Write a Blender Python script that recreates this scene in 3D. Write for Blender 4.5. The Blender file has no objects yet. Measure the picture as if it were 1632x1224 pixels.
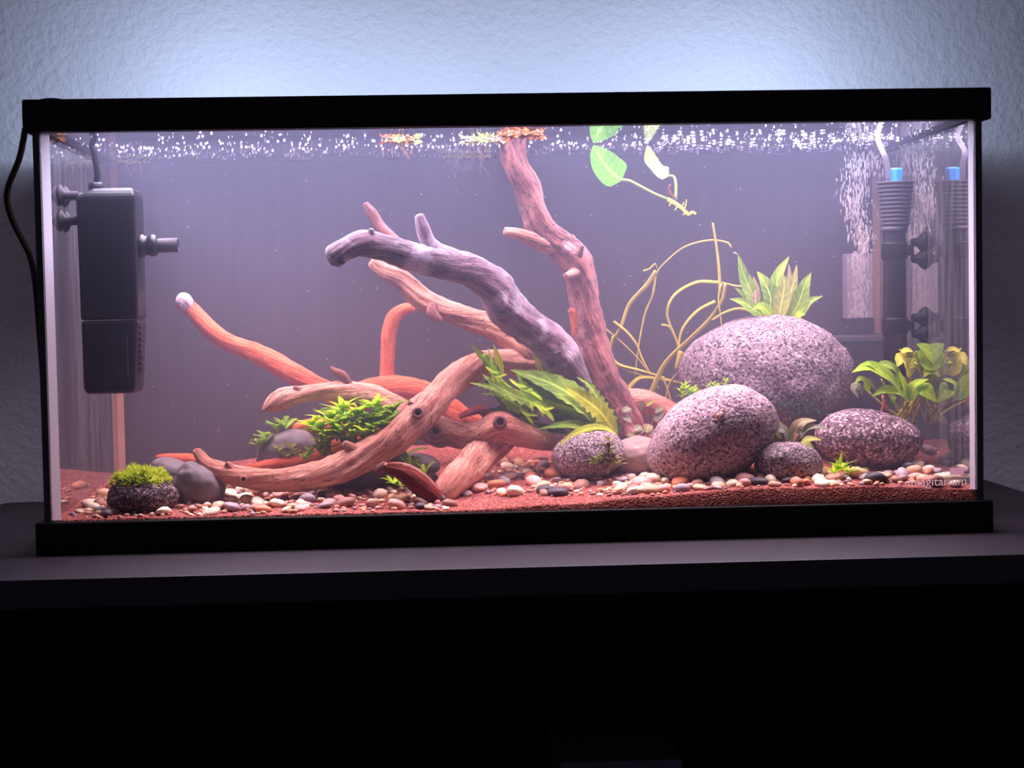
import bpy, math, random
import numpy as np
from mathutils import Vector, Matrix, noise, Euler

# ------------------------------------------------------------------ scene, camera, light
SC = bpy.context.scene
COL = SC.collection
S = 0.01            # every length below is in centimetres
TZ = 75.0           # height of the table top above the floor
random.seed(7)

CAM = (-8.1225, -161.903, 23.001)
YAW, PITCH, ROLL, FPX = 0.046664, -0.04732, -0.018448, 2700.0


def cam_axes():
    f = Vector((math.sin(YAW) * math.cos(PITCH), math.cos(YAW) * math.cos(PITCH), math.sin(PITCH)))
    r0 = Vector((math.cos(YAW), -math.sin(YAW), 0))
    u0 = r0.cross(f)
    c, s = math.cos(ROLL), math.sin(ROLL)
    return r0 * c + u0 * s, u0 * c - r0 * s, f


RT, UP, FW = cam_axes()
cd = bpy.data.cameras.new('camera')
cd.sensor_width = 36.0
cd.lens = 36.0 * FPX / 1632.0
cd.clip_start = 0.02
cd.clip_end = 50
co = bpy.data.objects.new('camera', cd)
COL.objects.link(co)
co.matrix_world = Matrix((
    (RT.x, UP.x, -FW.x, CAM[0] * S), (RT.y, UP.y, -FW.y, CAM[1] * S),
    (RT.z, UP.z, -FW.z, (CAM[2] + TZ) * S), (0, 0, 0, 1)))
SC.camera = co

world = bpy.data.worlds.new('world')
SC.world = world
world.use_nodes = True
wb = world.node_tree.nodes['Background']
wb.inputs[0].default_value = (0.60, 0.50, 0.75, 1)
wb.inputs[1].default_value = 0.12

vs = SC.view_settings
vs.view_transform = 'Standard'
vs.look = 'None'
vs.gamma = 1
vs.use_curve_mapping = False
vs.exposure = 0.0
cy = SC.cycles
cy.caustics_reflective = False
cy.caustics_refractive = False
cy.sample_clamp_indirect = 3.0
cy.max_bounces = 8
cy.diffuse_bounces = 3
cy.glossy_bounces = 3
cy.transparent_max_bounces = 24
cy.volume_bounces = 1

TANK_W = 15.5       # watts of the lamp strip over the water
WALL_W = 3.0        # watts of the rear fill added to light the wall
TANK_RGB = (0.90, 0.83, 1.14)
WALL_RGB = (0.56, 0.69, 1.0)


# ------------------------------------------------------------------ pixel -> place
def ray(px, py):
    return FW * FPX + RT * (px - 816.0) + UP * (612.0 - py)


def at(px, py, Y):
    d = ray(px, py)
    t = (Y - CAM[1]) / d.y
    return Vector(CAM) + d * t


def atz(px, py, z):
    d = ray(px, py)
    t = (z - CAM[2]) / d.z
    return Vector(CAM) + d * t


def cpp(Y):
    """centimetres per photo pixel at depth Y"""
    return (Y - CAM[1]) / FPX


def lerp_tab(tab, x):
    if x <= tab[0][0]:
        return tab[0][1]
    for (a, va), (b, vb) in zip(tab, tab[1:]):
        if x <= b:
            t = (x - a) / (b - a)
            t = t * t * (3 - 2 * t)
            return va + (vb - va) * t
    return tab[-1][1]


FRONT = [(-45, 3.2), (-5, 3.15), (4, 3.45), (12, 4.0), (22, 4.55), (34, 4.5), (45, 4.0)]
BACK = [(-45, 4.2), (-30, 5.4), (-10, 6.6), (10, 7.4), (30, 7.4), (45, 6.9)]


def sand(x, y):
    t = min(1, max(0, y / 36.0))
    z = lerp_tab(FRONT, x) * (1 - t) + lerp_tab(BACK, x) * t
    k = min(1, y / 3.0)
    z += k * 0.35 * noise.noise(Vector((x * .16, y * .2, 3.1))) + k * 0.13 * noise.noise(Vector((x * .6, y * .7, 9.1)))
    return z


def onsand(px, py):
    d = ray(px, py)
    t0, t1 = -CAM[1] / d.y, (36 - CAM[1]) / d.y
    n = 120
    for i in range(n + 1):
        p = Vector(CAM) + d * (t0 + (t1 - t0) * i / n)
        if p.z <= sand(p.x, p.y):
            return p
    return None


# ------------------------------------------------------------------ materials
def lin(c):
    return tuple((v / 255 / 12.92) if v / 255 <= .04045 else ((v / 255 + .055) / 1.055) ** 2.4 for v in c)


class NT:
    def __init__(self, name):
        self.m = bpy.data.materials.new(name)
        self.m.use_nodes = True
        self.t = self.m.node_tree
        self.t.nodes.clear()
        self.out = self.n('ShaderNodeOutputMaterial')

    def n(self, typ, ins=None, **kw):
        nd = self.t.nodes.new(typ)
        for k, v in kw.items():
            setattr(nd, k, v)
        for k, v in (ins or {}).items():
            self.set(nd, k, v)
        return nd

    def set(self, nd, k, v):
        s = nd.inputs[k]
        if isinstance(v, bpy.types.NodeSocket):
            self.t.links.new(v, s)
        elif isinstance(v, bpy.types.Node):
            self.t.links.new(v.outputs[0], s)
        elif isinstance(v, (tuple, list)) and len(v) == 3 and s.type == 'RGBA':
            s.default_value = (*v, 1)
        else:
            s.default_value = v

    def ramp(self, fac, stops):
        nd = self.n('ShaderNodeValToRGB', {'Fac': fac})
        e = nd.color_ramp.elements
        while len(e) < len(stops):
            e.new(0.5)
        for i, (p, c) in enumerate(stops):
            e[i].position = p
            e[i].color = (*c, 1)
        return nd.outputs[0]

    def math(self, op, a, b=0.0, clamp=False):
        nd = self.n('ShaderNodeMath', {0: a, 1: b}, operation=op)
        nd.use_clamp = clamp
        return nd.outputs[0]

    def mix(self, f, a, b, mode='MIX'):
        nd = self.n('ShaderNodeMix', data_type='RGBA', blend_type=mode)
        self.set(nd, 0, f)
        self.set(nd, 6, a)
        self.set(nd, 7, b)
        return nd.outputs[2]

    def obj(self):
        return self.n('ShaderNodeTexCoord').outputs['Object']

    def noise(self, vec, scale, detail=3, rough=.5, w=None):
        return self.n('ShaderNodeTexNoise', {'Vector': vec, 'Scale': scale, 'Detail': detail, 'Roughness': rough}).outputs[0]

    def scalev(self, vec, s):
        return self.n('ShaderNodeMapping', {'Vector': vec, 'Scale': s}).outputs[0]

    def bump(self, h, strength, dist):
        return self.n('ShaderNodeBump', {'Height': h, 'Strength': strength, 'Distance': dist}).outputs[0]

    def surf(self, s):
        self.t.links.new(s.outputs[0] if isinstance(s, bpy.types.Node) else s, self.out.inputs['Surface'])
        return self.m

    def pbr(self, **k):
        ins = {a.replace('_', ' '): b for a, b in k.items()}
        return self.n('ShaderNodeBsdfPrincipled', ins)


def plain(name, rgb, rough=.5, spec=.5, metal=0.0, vary=.12):
    t = NT(name)
    c = lin(rgb)
    nz = t.noise(t.obj(), 40, 3)
    colr = t.ramp(nz, [(.3, tuple(v * (1 - vary) for v in c)), (.7, tuple(min(1, v * (1 + vary)) for v in c))])
    return t.surf(t.pbr(Base_Color=colr, Roughness=rough, Specular_IOR_Level=spec, Metallic=metal))


def wood_mat(name, dark, mid, light, film=None, film_amt=0.0, sheen=0.0, crack=.8, fleck=.5):
    t = NT(name)
    a = t.n('ShaderNodeAttribute', attribute_name='grain').outputs['Vector']
    g = t.noise(a, 4.2, 5, .65)
    g2 = t.noise(a, 13.0, 4, .65)
    o = t.obj()
    big = t.noise(o, 22, 4, .6)
    f = t.math('ADD', t.math('MULTIPLY', g, .55), t.math('MULTIPLY', big, .45))
    c = t.ramp(f, [(.36, lin(dark)), (.48, lin(mid)), (.62, lin(light))])
    deep = lin(tuple(v * .42 for v in dark))
    c = t.mix(t.ramp(g2, [(.33, (fleck,) * 3), (.43, (0,) * 3)]), c, deep)
    g3 = t.noise(a, 3.1, 2, .5)
    cr = t.math('ABSOLUTE', t.math('SUBTRACT', g3, .5))
    crm = t.ramp(cr, [(.006, (crack,) * 3), (.022, (0,) * 3)])
    gate = t.ramp(t.noise(o, 14, 2), [(.46, (0,) * 3), (.56, (1,) * 3)])
    crm = t.mix(1.0, crm, gate, 'MULTIPLY')
    c = t.mix(crm, c, deep)
    pit = t.n('ShaderNodeTexVoronoi', {'Vector': o, 'Scale': 95.0}).outputs[0]
    c = t.mix(t.ramp(pit, [(.08, (.45,) * 3), (.16, (0,) * 3)]), c, deep)
    if film:
        fm = t.noise(o, 28, 4, .6)
        lo = .62 - film_amt * .4
        c = t.mix(t.ramp(fm, [(lo, (0,) * 3), (lo + .16, (.92,) * 3)]), c, lin(film))
    h = t.math('ADD', t.math('MULTIPLY', g2, .6), g)
    h = t.math('SUBTRACT', h, t.math('MULTIPLY', crm, .5))
    b = t.bump(h, .85, .004)
    p = t.pbr(Base_Color=c, Roughness=.72, Specular_IOR_Level=.22, Normal=b)
    if sheen:
        t.set(p, 'Sheen Weight', sheen)
        t.set(p, 'Sheen Roughness', .35)
        t.set(p, 'Sheen Tint', (.95, .9, 1.0))
    return t.surf(p)


def lava_mat(name, dark, mid, light, scale=1.0, speck=.5):
    t = NT(name)
    o = t.obj()
    big = t.noise(o, 18 * scale, 4)
    c = t.ramp(big, [(.3, lin(tuple(v * .8 for v in mid))), (.7, lin(mid))])
    sp = t.n('ShaderNodeTexVoronoi', {'Vector': o, 'Scale': 430 * scale})
    spv = t.math('MULTIPLY', sp.outputs['Color'], 1.0)
    c = t.mix(t.ramp(spv, [(.62 - .1 * speck, (0,) * 3), (.82, (speck,) * 3)]), c, lin(light))
    pn = t.noise(o, 300 * scale, 3, .6)
    pits = t.ramp(pn, [(.40, (1,) * 3), (.47, (0,) * 3)])
    c = t.mix(pits, c, lin(dark))
    mott = t.noise(o, 110 * scale, 2)
    h = t.math('ADD', t.math('MULTIPLY', pn, 1.0), t.math('MULTIPLY', mott, .7))
    b = t.bump(h, .9, .0028)
    return t.surf(t.pbr(Base_Color=c, Roughness=.85, Specular_IOR_Level=.25, Normal=b))


def smooth_stone(name, a, b_, fleck=(150, 140, 140)):
    t = NT(name)
    o = t.obj()
    nz = t.noise(o, 30, 5, .6)
    c = t.ramp(nz, [(.3, lin(a)), (.7, lin(b_))])
    fl = t.noise(o, 120, 2)
    c = t.mix(t.ramp(fl, [(.66, (0,) * 3), (.74, (.6,) * 3)]), c, lin(fleck))
    return t.surf(t.pbr(Base_Color=c, Roughness=.6, Specular_IOR_Level=.35, Normal=t.bump(nz, .3, .003)))


def pebble_mat(name, rgb):
    t = NT(name)
    r = t.n('ShaderNodeObjectInfo').outputs['Random']
    o = t.obj()
    nz = t.noise(t.n('ShaderNodeVectorMath', {0: o, 1: r}, operation='ADD').outputs[0], 1.6, 4, .6)
    c = lin(rgb)
    colr = t.ramp(nz, [(.25, tuple(v * .72 for v in c)), (.75, tuple(min(1, v * 1.22) for v in c))])
    k = t.math('ADD', t.math('MULTIPLY', r, .5), .75)
    colr = t.mix(1.0, colr, t.n('ShaderNodeCombineColor', {0: k, 1: k, 2: k}).outputs[0], 'MULTIPLY')
    return t.surf(t.pbr(Base_Color=colr, Roughness=.55, Specular_IOR_Level=.35))


def leaf_mat(name, a, b_, trans=.4, vein=None, nscale=45):
    t = NT(name)
    o = t.obj()
    nz = t.noise(o, nscale, 4, .6)
    c = t.ramp(nz, [(.32, lin(a)), (.68, lin(b_))])
    uv = t.n('ShaderNodeAttribute', attribute_name='leafuv').outputs['Vector']
    sx = t.n('ShaderNodeSeparateXYZ', {0: uv})
    mid = t.ramp(t.math('ABSOLUTE', sx.outputs[0]), [(.04, (.65,) * 3), (.14, (0,) * 3)])
    c = t.mix(mid, c, lin(vein or tuple(min(255, v * 1.25 + 12) for v in b_)))
    w = t.math('SINE', t.math('ADD', t.math('MULTIPLY', sx.outputs[1], 42.0), t.math('MULTIPLY', t.math('ABSOLUTE', sx.outputs[0]), -7.0)))
    c = t.mix(t.ramp(w, [(.78, (0,) * 3), (1.0, (.35,) * 3)]), c, lin(vein or tuple(min(255, v * 1.2 + 10) for v in b_)))
    p = t.pbr(Base_Color=c, Roughness=.5, Specular_IOR_Level=.08)
    tr = t.n('ShaderNodeBsdfTranslucent', {'Color': c})
    return t.surf(t.n('ShaderNodeMixShader', {0: trans, 1: p, 2: tr}))


def tir_mat(name, strength=.8, lo=.30, hi=.42, tint=(1, 1, 1), rough=.0, bump=0.0, smear=None, two=True):
    """water against glass or air: clear when looked at squarely, a mirror at a grazing angle"""
    t = NT(name)
    lw = t.n('ShaderNodeLayerWeight', {'Blend': .5}).outputs['Facing']
    f = t.n('ShaderNodeMapRange', {0: lw, 1: lo, 2: hi, 3: .03, 4: strength}).outputs[0]
    gl = t.n('ShaderNodeBsdfGlossy', {'Color': tint, 'Roughness': rough})
    if bump:
        o = t.obj()
        h = t.math('ADD', t.noise(o, 26, 3), t.math('MULTIPLY', t.noise(t.scalev(o, (1, 3, 1)), 9, 2), 1.2))
        t.set(gl, 'Normal', t.bump(h, bump, .01))
    tr = t.n('ShaderNodeBsdfTransparent')
    sh = t.n('ShaderNodeMixShader', {0: f, 1: tr, 2: gl})
    if smear:
        o = t.scalev(t.obj(), (1, 6, .7))
        s = t.ramp(t.noise(o, 14, 5, .65), [(.40, (0.02,) * 3), (.75, (smear,) * 3)])
        sh = t.n('ShaderNodeMixShader', {0: s, 1: sh, 2: t.n('ShaderNodeBsdfDiffuse', {'Color': lin((190, 185, 190))})})
    return t.surf(sh)


def clear_mat(name, rgb=(255, 255, 255), milk=.0, gloss=.04):
    t = NT(name)
    tr = t.n('ShaderNodeBsdfTransparent', {'Color': lin(rgb)})
    fr = t.n('ShaderNodeFresnel', {'IOR': 1.2}).outputs[0]
    gl = t.n('ShaderNodeBsdfGlossy', {'Color': (1, 1, 1), 'Roughness': .05})
    sh = t.n('ShaderNodeMixShader', {0: t.math('MULTIPLY', fr, gloss * 10), 1: tr, 2: gl})
    if milk:
        d = t.n('ShaderNodeBsdfDiffuse', {'Color': lin((235, 228, 235))})
        sh = t.n('ShaderNodeMixShader', {0: milk, 1: sh, 2: d})
    return t.surf(sh)


M = {}
M['black'] = plain('black_plastic', (9, 8, 10), .5, .15)
M['pump'] = plain('charcoal_plastic', (20, 20, 27), .42, .4)
M['grey_rubber'] = plain('dark_grey_rubber', (56, 51, 60), .6, .3)
M['blue'] = plain('blue_plastic', (40, 150, 235), .45, .4)
M['table'] = plain('black_table_laminate', (44, 38, 45), .55, .3, vary=.2)
M['table_dark'] = plain('black_table_body', (9, 9, 11), .6, .1)
M['floor'] = plain('dark_floor', (20, 18, 20), .8, .1)
M['alu'] = plain('black_aluminium', (14, 14, 16), .4, .3)
M['carton'] = plain('dark_grey_box', (92, 92, 104), .7, .2)
M['glass_edge'] = plain('green_glass_edge', (10, 26, 26), .2, .5)
M['silicone'] = None
M['sticker'] = plain('pale_pink_sticker', (226, 190, 210), .5, .2)
M['cable'] = plain('black_cable', (12, 11, 13), .45, .3)


def wall_mat():
    t = NT('textured_plaster')
    o = t.obj()
    n1 = t.noise(o, 110, 4, .55)
    n2 = t.noise(o, 42, 3, .5)
    c = t.ramp(t.noise(o, 3, 2), [(.3, lin((206, 204, 206))), (.7, lin((218, 215, 216)))])
    h = t.math('ADD', n1, t.math('MULTIPLY', n2, .8))
    return t.surf(t.pbr(Base_Color=c, Roughness=.85, Specular_IOR_Level=.2, Normal=t.bump(h, .6, .0045)))


M['wall'] = wall_mat()


def sand_mat():
    t = NT('red_brown_sand')
    o = t.obj()
    g = t.n('ShaderNodeTexVoronoi', {'Vector': o, 'Scale': 520.0})
    v = t.math('MULTIPLY', g.outputs['Color'], 1.0)
    c = t.ramp(v, [(.05, lin((96, 48, 46))), (.45, lin((164, 88, 80))), (.8, lin((194, 116, 104))), (.97, lin((230, 186, 170)))])
    big = t.noise(o, 20, 3)
    c = t.mix(t.math('MULTIPLY', big, .45), c, lin((124, 60, 54)))
    h = t.math('ADD', g.outputs['Distance'], t.math('MULTIPLY', t.noise(o, 260, 2), .8))
    return t.surf(t.pbr(Base_Color=c, Roughness=.85, Specular_IOR_Level=.2, Normal=t.bump(h, .9, .002)))


M['sand'] = sand_mat()


def film_mat():
    t = NT('dark_backing_film')
    o = t.obj()
    st = t.noise(t.scalev(o, (14, 1, .6)), 9, 4, .6)
    c = t.ramp(st, [(.3, lin((40, 34, 37))), (.7, lin((50, 43, 47)))])
    return t.surf(t.pbr(Base_Color=c, Roughness=.7, Specular_IOR_Level=.1))


M['film'] = film_mat()


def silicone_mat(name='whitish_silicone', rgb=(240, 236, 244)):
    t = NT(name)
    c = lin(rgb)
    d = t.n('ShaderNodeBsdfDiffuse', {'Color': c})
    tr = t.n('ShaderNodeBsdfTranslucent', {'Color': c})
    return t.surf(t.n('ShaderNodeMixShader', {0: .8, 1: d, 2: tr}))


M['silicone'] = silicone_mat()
M['seam_brown'] = plain('amber_silicone', (150, 118, 100), .5, .3)
M['sticker'] = silicone_mat('pale_pink_sticker', (240, 200, 215))
M['side_glass'] = tir_mat('side_glass', .62, .28, .42, (.95, .93, .95), .0, 0, .16)
M['front_glass'] = clear_mat('front_glass', (252, 253, 253), 0, .03)
M['surface'] = tir_mat('water_surface', .97, .30, .45, (.92, .92, .97), .0, .03)
M['bubble_sheet'] = clear_mat('clear_plastic', (235, 230, 235), .16, .05)
M['tube_clear'] = clear_mat('clear_tube', (225, 220, 228), .10, .06)


def water_mat():
    t = NT('hazy_water')
    v = t.n('ShaderNodeVolumeScatter', {'Color': (.66, .70, 1.0, 1), 'Density': .48, 'Anisotropy': .25})
    a = t.n('ShaderNodeVolumeAbsorption', {'Color': (1.0, .76, .66, 1), 'Density': 2.2})
    s = t.n('ShaderNodeAddShader', {0: v, 1: a})
    t.t.links.new(s.outputs[0], t.out.inputs['Volume'])
    return t.m


M['water'] = water_mat()


def bubble_mat():
    t = NT('air_bubble')
    d = t.pbr(Base_Color=(.95, .93, .96, 1), Roughness=.12, Specular_IOR_Level=.9)
    tr = t.n('ShaderNodeBsdfTransparent')
    return t.surf(t.n('ShaderNodeMixShader', {0: .72, 1: tr, 2: d}))


M['bubble'] = bubble_mat()


def plume_mat():
    t = NT('rising_bubble')
    d = t.pbr(Base_Color=(.95, .86, .84, 1), Roughness=.2, Specular_IOR_Level=.8)
    tr = t.n('ShaderNodeBsdfTransparent')
    return t.surf(t.n('ShaderNodeMixShader', {0: .35, 1: tr, 2: d}))


M['plume'] = plume_mat()
M['speck'] = plain('pale_speck', (225, 210, 220), .7, .1)

M['w_red'] = wood_mat('red_brown_wood', (66, 34, 38), (132, 74, 70), (182, 116, 106), (196, 150, 150), .05, .2)
M['w_tan'] = wood_mat('peach_wood', (150, 86, 72), (208, 138, 116), (230, 176, 154), None, 0, .12, .6, .28)
M['w_brown'] = wood_mat('tan_brown_wood', (112, 66, 56), (176, 118, 96), (208, 158, 132), None, 0, .15)
M['w_redlit'] = wood_mat('red_lit_wood', (172, 68, 46), (230, 106, 70), (240, 138, 98), None, 0, .1, .5, .3)  # red LED glow on the rear wood, put into its base colour
M['w_film'] = wood_mat('film_covered_wood', (58, 36, 46), (108, 72, 84), (160, 118, 132), (222, 202, 218), .27, 1.0)
M['w_broken'] = wood_mat('dark_red_broken_wood', (70, 20, 18), (128, 42, 34), (170, 70, 54))
M['w_end'] = wood_mat('pale_fuzzy_wood_end', (150, 110, 120), (214, 184, 196), (238, 220, 230))
M['w_dark'] = plain('dark_knot_wood', (48, 24, 24), .8, .1)

M['lava_big'] = lava_mat('grey_lava_rock', (50, 40, 46), (132, 112, 120), (206, 182, 190), 1.0, .5)
M['lava_pink'] = lava_mat('pinkish_lava_rock', (84, 62, 70), (178, 146, 152), (240, 210, 214), 1.05, .6)
M['lava_dark'] = lava_mat('speckled_dark_lava_rock', (46, 34, 40), (126, 100, 108), (236, 204, 212), .95, .8)
M['lava_small'] = lava_mat('speckled_grey_rock', (56, 46, 50), (146, 124, 128), (232, 206, 210), 1.3, .6)
M['lava_moss'] = lava_mat('dark_speckled_rock', (30, 24, 28), (72, 58, 64), (200, 170, 176), 1.2, .7)
M['stone_grey'] = smooth_stone('smooth_grey_stone', (92, 82, 86), (116, 104, 108))
M['stone_pale'] = smooth_stone('smooth_pale_stone', (138, 112, 106), (162, 134, 126), (206, 184, 176))
M['stone_dark'] = smooth_stone('dark_green_stone', (52, 50, 46), (80, 74, 68))

M['g_lime'] = leaf_mat('lime_leaf', (150, 196, 30), (214, 236, 66), .45)
M['g_bright'] = leaf_mat('bright_green_leaf', (128, 184, 36), (188, 226, 66), .45)
M['g_mid'] = leaf_mat('mid_green_leaf', (95, 139, 49), (159, 191, 76), .35)
M['g_olive'] = leaf_mat('olive_leaf', (125, 134, 66), (176, 181, 93), .35)
M['g_dark'] = leaf_mat('dark_green_leaf', (38, 62, 30), (66, 96, 44), .25)
M['g_fern'] = leaf_mat('yellow_green_fern_leaf', (124, 138, 34), (178, 182, 62), .3)
M['g_float'] = leaf_mat('fresh_green_leaf', (62, 122, 4), (88, 150, 10), .3, (138, 174, 70))
M['g_pale'] = leaf_mat('pale_green_leaf', (122, 146, 66), (156, 172, 104), .3)
M['g_yellow'] = leaf_mat('yellow_leaf', (250, 232, 69), (250, 250, 110), .45)
M['g_stem'] = leaf_mat('yellow_green_stem', (191, 181, 78), (239, 222, 110), .25)
M['g_val'] = leaf_mat('tan_green_ribbon', (150, 142, 56), (196, 184, 84), .3)
M['g_grey'] = leaf_mat('grey_green_leaf', (100, 104, 84), (146, 146, 122), .2)
M['g_cream'] = leaf_mat('creamy_olive_leaf', (112, 104, 70), (178, 166, 124), .25)
M['g_brown'] = leaf_mat('brown_leaf', (108, 62, 30), (160, 98, 44), .35)
M['g_moss'] = leaf_mat('yellow_green_moss', (168, 194, 40), (230, 240, 96), .4)
M['root'] = leaf_mat('fine_root', (170, 140, 110), (206, 180, 150), .3)
M['red_stem'] = leaf_mat('reddish_stem', (160, 90, 66), (196, 120, 92), .2)
M['shell'] = plain('brown_snail_shell', (170, 128, 112), .4, .4, vary=.4)


# ------------------------------------------------------------------ mesh helpers
class MB:
    def __init__(self):
        self.v, self.f, self.a = [], [], {}

    def add(self, verts, faces, attr=None, name=None):
        b = len(self.v)
        self.v += [tuple(p) for p in verts]
        self.f += [tuple(i + b for i in f) for f in faces]
        if attr is not None:
            L = self.a.setdefault(name, [])
            while len(L) < b:
                L.append((0, 0, 0))
            L += [tuple(x) for x in attr]
        return self

    def box(self, lo, hi):
        x0, y0, z0 = lo
        x1, y1, z1 = hi
        vs_ = [(x0, y0, z0), (x1, y0, z0), (x1, y1, z0), (x0, y1, z0), (x0, y0, z1), (x1, y0, z1), (x1, y1, z1), (x0, y1, z1)]
        return self.add(vs_, [(0, 3, 2, 1), (4, 5, 6, 7), (0, 1, 5, 4), (1, 2, 6, 5), (2, 3, 7, 6), (3, 0, 4, 7)])

    def lathe(self, origin, axis, prof, seg=20, caps=True):
        """prof: list of (radius, distance along axis)"""
        ax = Vector(axis).normalized()
        u = ax.orthogonal().normalized()
        w = ax.cross(u)
        o = Vector(origin)
        vs_, fs = [], []
        for r, h in prof:
            for k in range(seg):
                a = 2 * math.pi * k / seg
                vs_.append(o + ax * h + (u * math.cos(a) + w * math.sin(a)) * r)
        for i in range(len(prof) - 1):
            for k in range(seg):
                k2 = (k + 1) % seg
                fs.append((i * seg + k, i * seg + k2, (i + 1) * seg + k2, (i + 1) * seg + k))
        if caps:
            fs.append(tuple(range(seg - 1, -1, -1)))
            fs.append(tuple((len(prof) - 1) * seg + k for k in range(seg)))
        return self.add(vs_, fs)

    def tube(self, pts, radii, seg=8, flat=1.0):
        pts = [Vector(p) for p in pts]
        if not isinstance(radii, (list, tuple)):
            radii = [radii] * len(pts)
        tg = tangents(pts)
        n = tg[0].orthogonal().normalized()
        vs_, fs = [], []
        for i, p in enumerate(pts):
            n = (n - tg[i] * n.dot(tg[i])).normalized()
            b = tg[i].cross(n)
            for k in range(seg):
                a = 2 * math.pi * k / seg
                vs_.append(p + (n * math.cos(a) + b * math.sin(a) * flat) * radii[i])
        m = len(pts)
        for i in range(m - 1):
            for k in range(seg):
                k2 = (k + 1) % seg
                fs.append((i * seg + k, i * seg + k2, (i + 1) * seg + k2, (i + 1) * seg + k))
        fs.append(tuple(range(seg - 1, -1, -1)))
        fs.append(tuple((m - 1) * seg + k for k in range(seg)))
        return self.add(vs_, fs)

    def ball(self, c, r, sub=1, scale=(1, 1, 1)):
        vs_, fs = ICO[sub]
        return self.add([(c[0] + x * r * scale[0], c[1] + y * r * scale[1], c[2] + z * r * scale[2]) for x, y, z in vs_], fs)

    def build(self, name, mat, parent=None, origin=None, smooth=True, bevel=0.0):
        o0 = Vector(origin) if origin is not None else Vector((0, 0, 0))
        if parent is not None and origin is None:
            o0 = Vector(parent['o_cm'])
        me = bpy.data.meshes.new(name)
        me.from_pydata([((x - o0.x) * S, (y - o0.y) * S, (z - o0.z) * S) for x, y, z in self.v], [], self.f)
        for nm, L in self.a.items():
            while len(L) < len(self.v):
                L.append((0, 0, 0))
            at_ = me.attributes.new(nm, 'FLOAT_VECTOR', 'POINT')
            at_.data.foreach_set('vector', [c for x in L for c in x])
        if smooth:
            me.shade_smooth()
        me.materials.append(M[mat] if isinstance(mat, str) else mat)
        ob = bpy.data.objects.new(name, me)
        COL.objects.link(ob)
        if parent is not None:
            ob.parent = parent
            ob.location = tuple((o0 - Vector(parent['o_cm'])) * S)
        else:
            ob.location = (o0.x * S, o0.y * S, (o0.z + TZ) * S)
        OCM[ob.name] = tuple(o0)
        if bevel:
            b = ob.modifiers.new('bevel', 'BEVEL')
            b.width = bevel * S
            b.segments = 2
            b.limit_method = 'ANGLE'
        return ob


OCM = {}


class P(dict):
    pass


def ico(sub):
    import bmesh
    bm = bmesh.new()
    bmesh.ops.create_icosphere(bm, subdivisions=sub, radius=1.0)
    vs_ = [tuple(v.co) for v in bm.verts]
    fs = [tuple(v.index for v in f.verts) for f in bm.faces]
    bm.free()
    return vs_, fs


ICO = {k: ico(k) for k in (1, 2, 3, 5)}


def tangents(pts):
    out = []
    for i in range(len(pts)):
        a = pts[max(0, i - 1)]
        b = pts[min(len(pts) - 1, i + 1)]
        d = b - a
        out.append(d.normalized() if d.length > 1e-9 else Vector((0, 0, 1)))
    return out


def catmull(ctrl, step):
    """ctrl: tuples of floats (x,y,z,...); resampled about every `step` cm"""
    c = [np.array(p, float) for p in ctrl]
    c = [2 * c[0] - c[1]] + c + [2 * c[-1] - c[-2]]
    out = []
    for i in range(1, len(c) - 2):
        p0, p1, p2, p3 = c[i - 1:i + 3]
        n = max(2, int(np.linalg.norm((p2 - p1)[:3]) / step))
        for k in range(n):
            t = k / n
            out.append(.5 * ((2 * p1) + (-p0 + p2) * t + (2 * p0 - 5 * p1 + 4 * p2 - p3) * t * t + (-p0 + 3 * p1 - 3 * p2 + p3) * t ** 3))
    out.append(c[-2])
    return out


def tag(o, label=None, cat=None, group=None, kind=None):
    if label:
        o['label'] = label
    if cat:
        o['category'] = cat
    if group:
        o['group'] = group
    if kind:
        o['kind'] = kind
    return o


def thing(name, origin, label, cat, group=None):
    o = bpy.data.objects.new(name, None)
    COL.objects.link(o)
    o.empty_display_size = .02
    o.location = (origin[0] * S, origin[1] * S, (origin[2] + TZ) * S)
    o['o_cm'] = tuple(float(v) for v in origin)
    return tag(o, label, cat, group)


def child_origin(o, ob):
    ob['o_cm'] = o['o_cm']
    return ob


def sub(ob):
    """lets a part carry sub-parts"""
    ob['o_cm'] = OCM[ob.name]
    return ob


def px_pts(lst):
    return [at(*p) for p in lst]


# ------------------------------------------------------------------ setting
WY = 50.0
b = MB().box((-190, WY, -TZ), (190, WY + 8, 120))
tag(b.build('wall_back', 'wall', smooth=False), 'pale textured plaster wall behind the aquarium', None, kind='structure')
b = MB().box((-190, -260, -TZ - 4), (190, WY, -TZ))
tag(b.build('floor', 'floor', smooth=False), 'dark floor under the table', None, kind='structure')

# table
tb = thing('table', (0, 15, -TZ), 'black rectangular table carrying the aquarium', 'table')


def rounded_rect(x0, x1, y0, y1, r, n=6):
    pts = []
    for cx, cy_, a0 in ((x1 - r, y1 - r, 0), (x0 + r, y1 - r, 90), (x0 + r, y0 + r, 180), (x1 - r, y0 + r, 270)):
        for k in range(n + 1):
            a = math.radians(a0 + 90 * k / n)
            pts.append((cx + r * math.cos(a), cy_ + r * math.sin(a)))
    return pts


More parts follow.
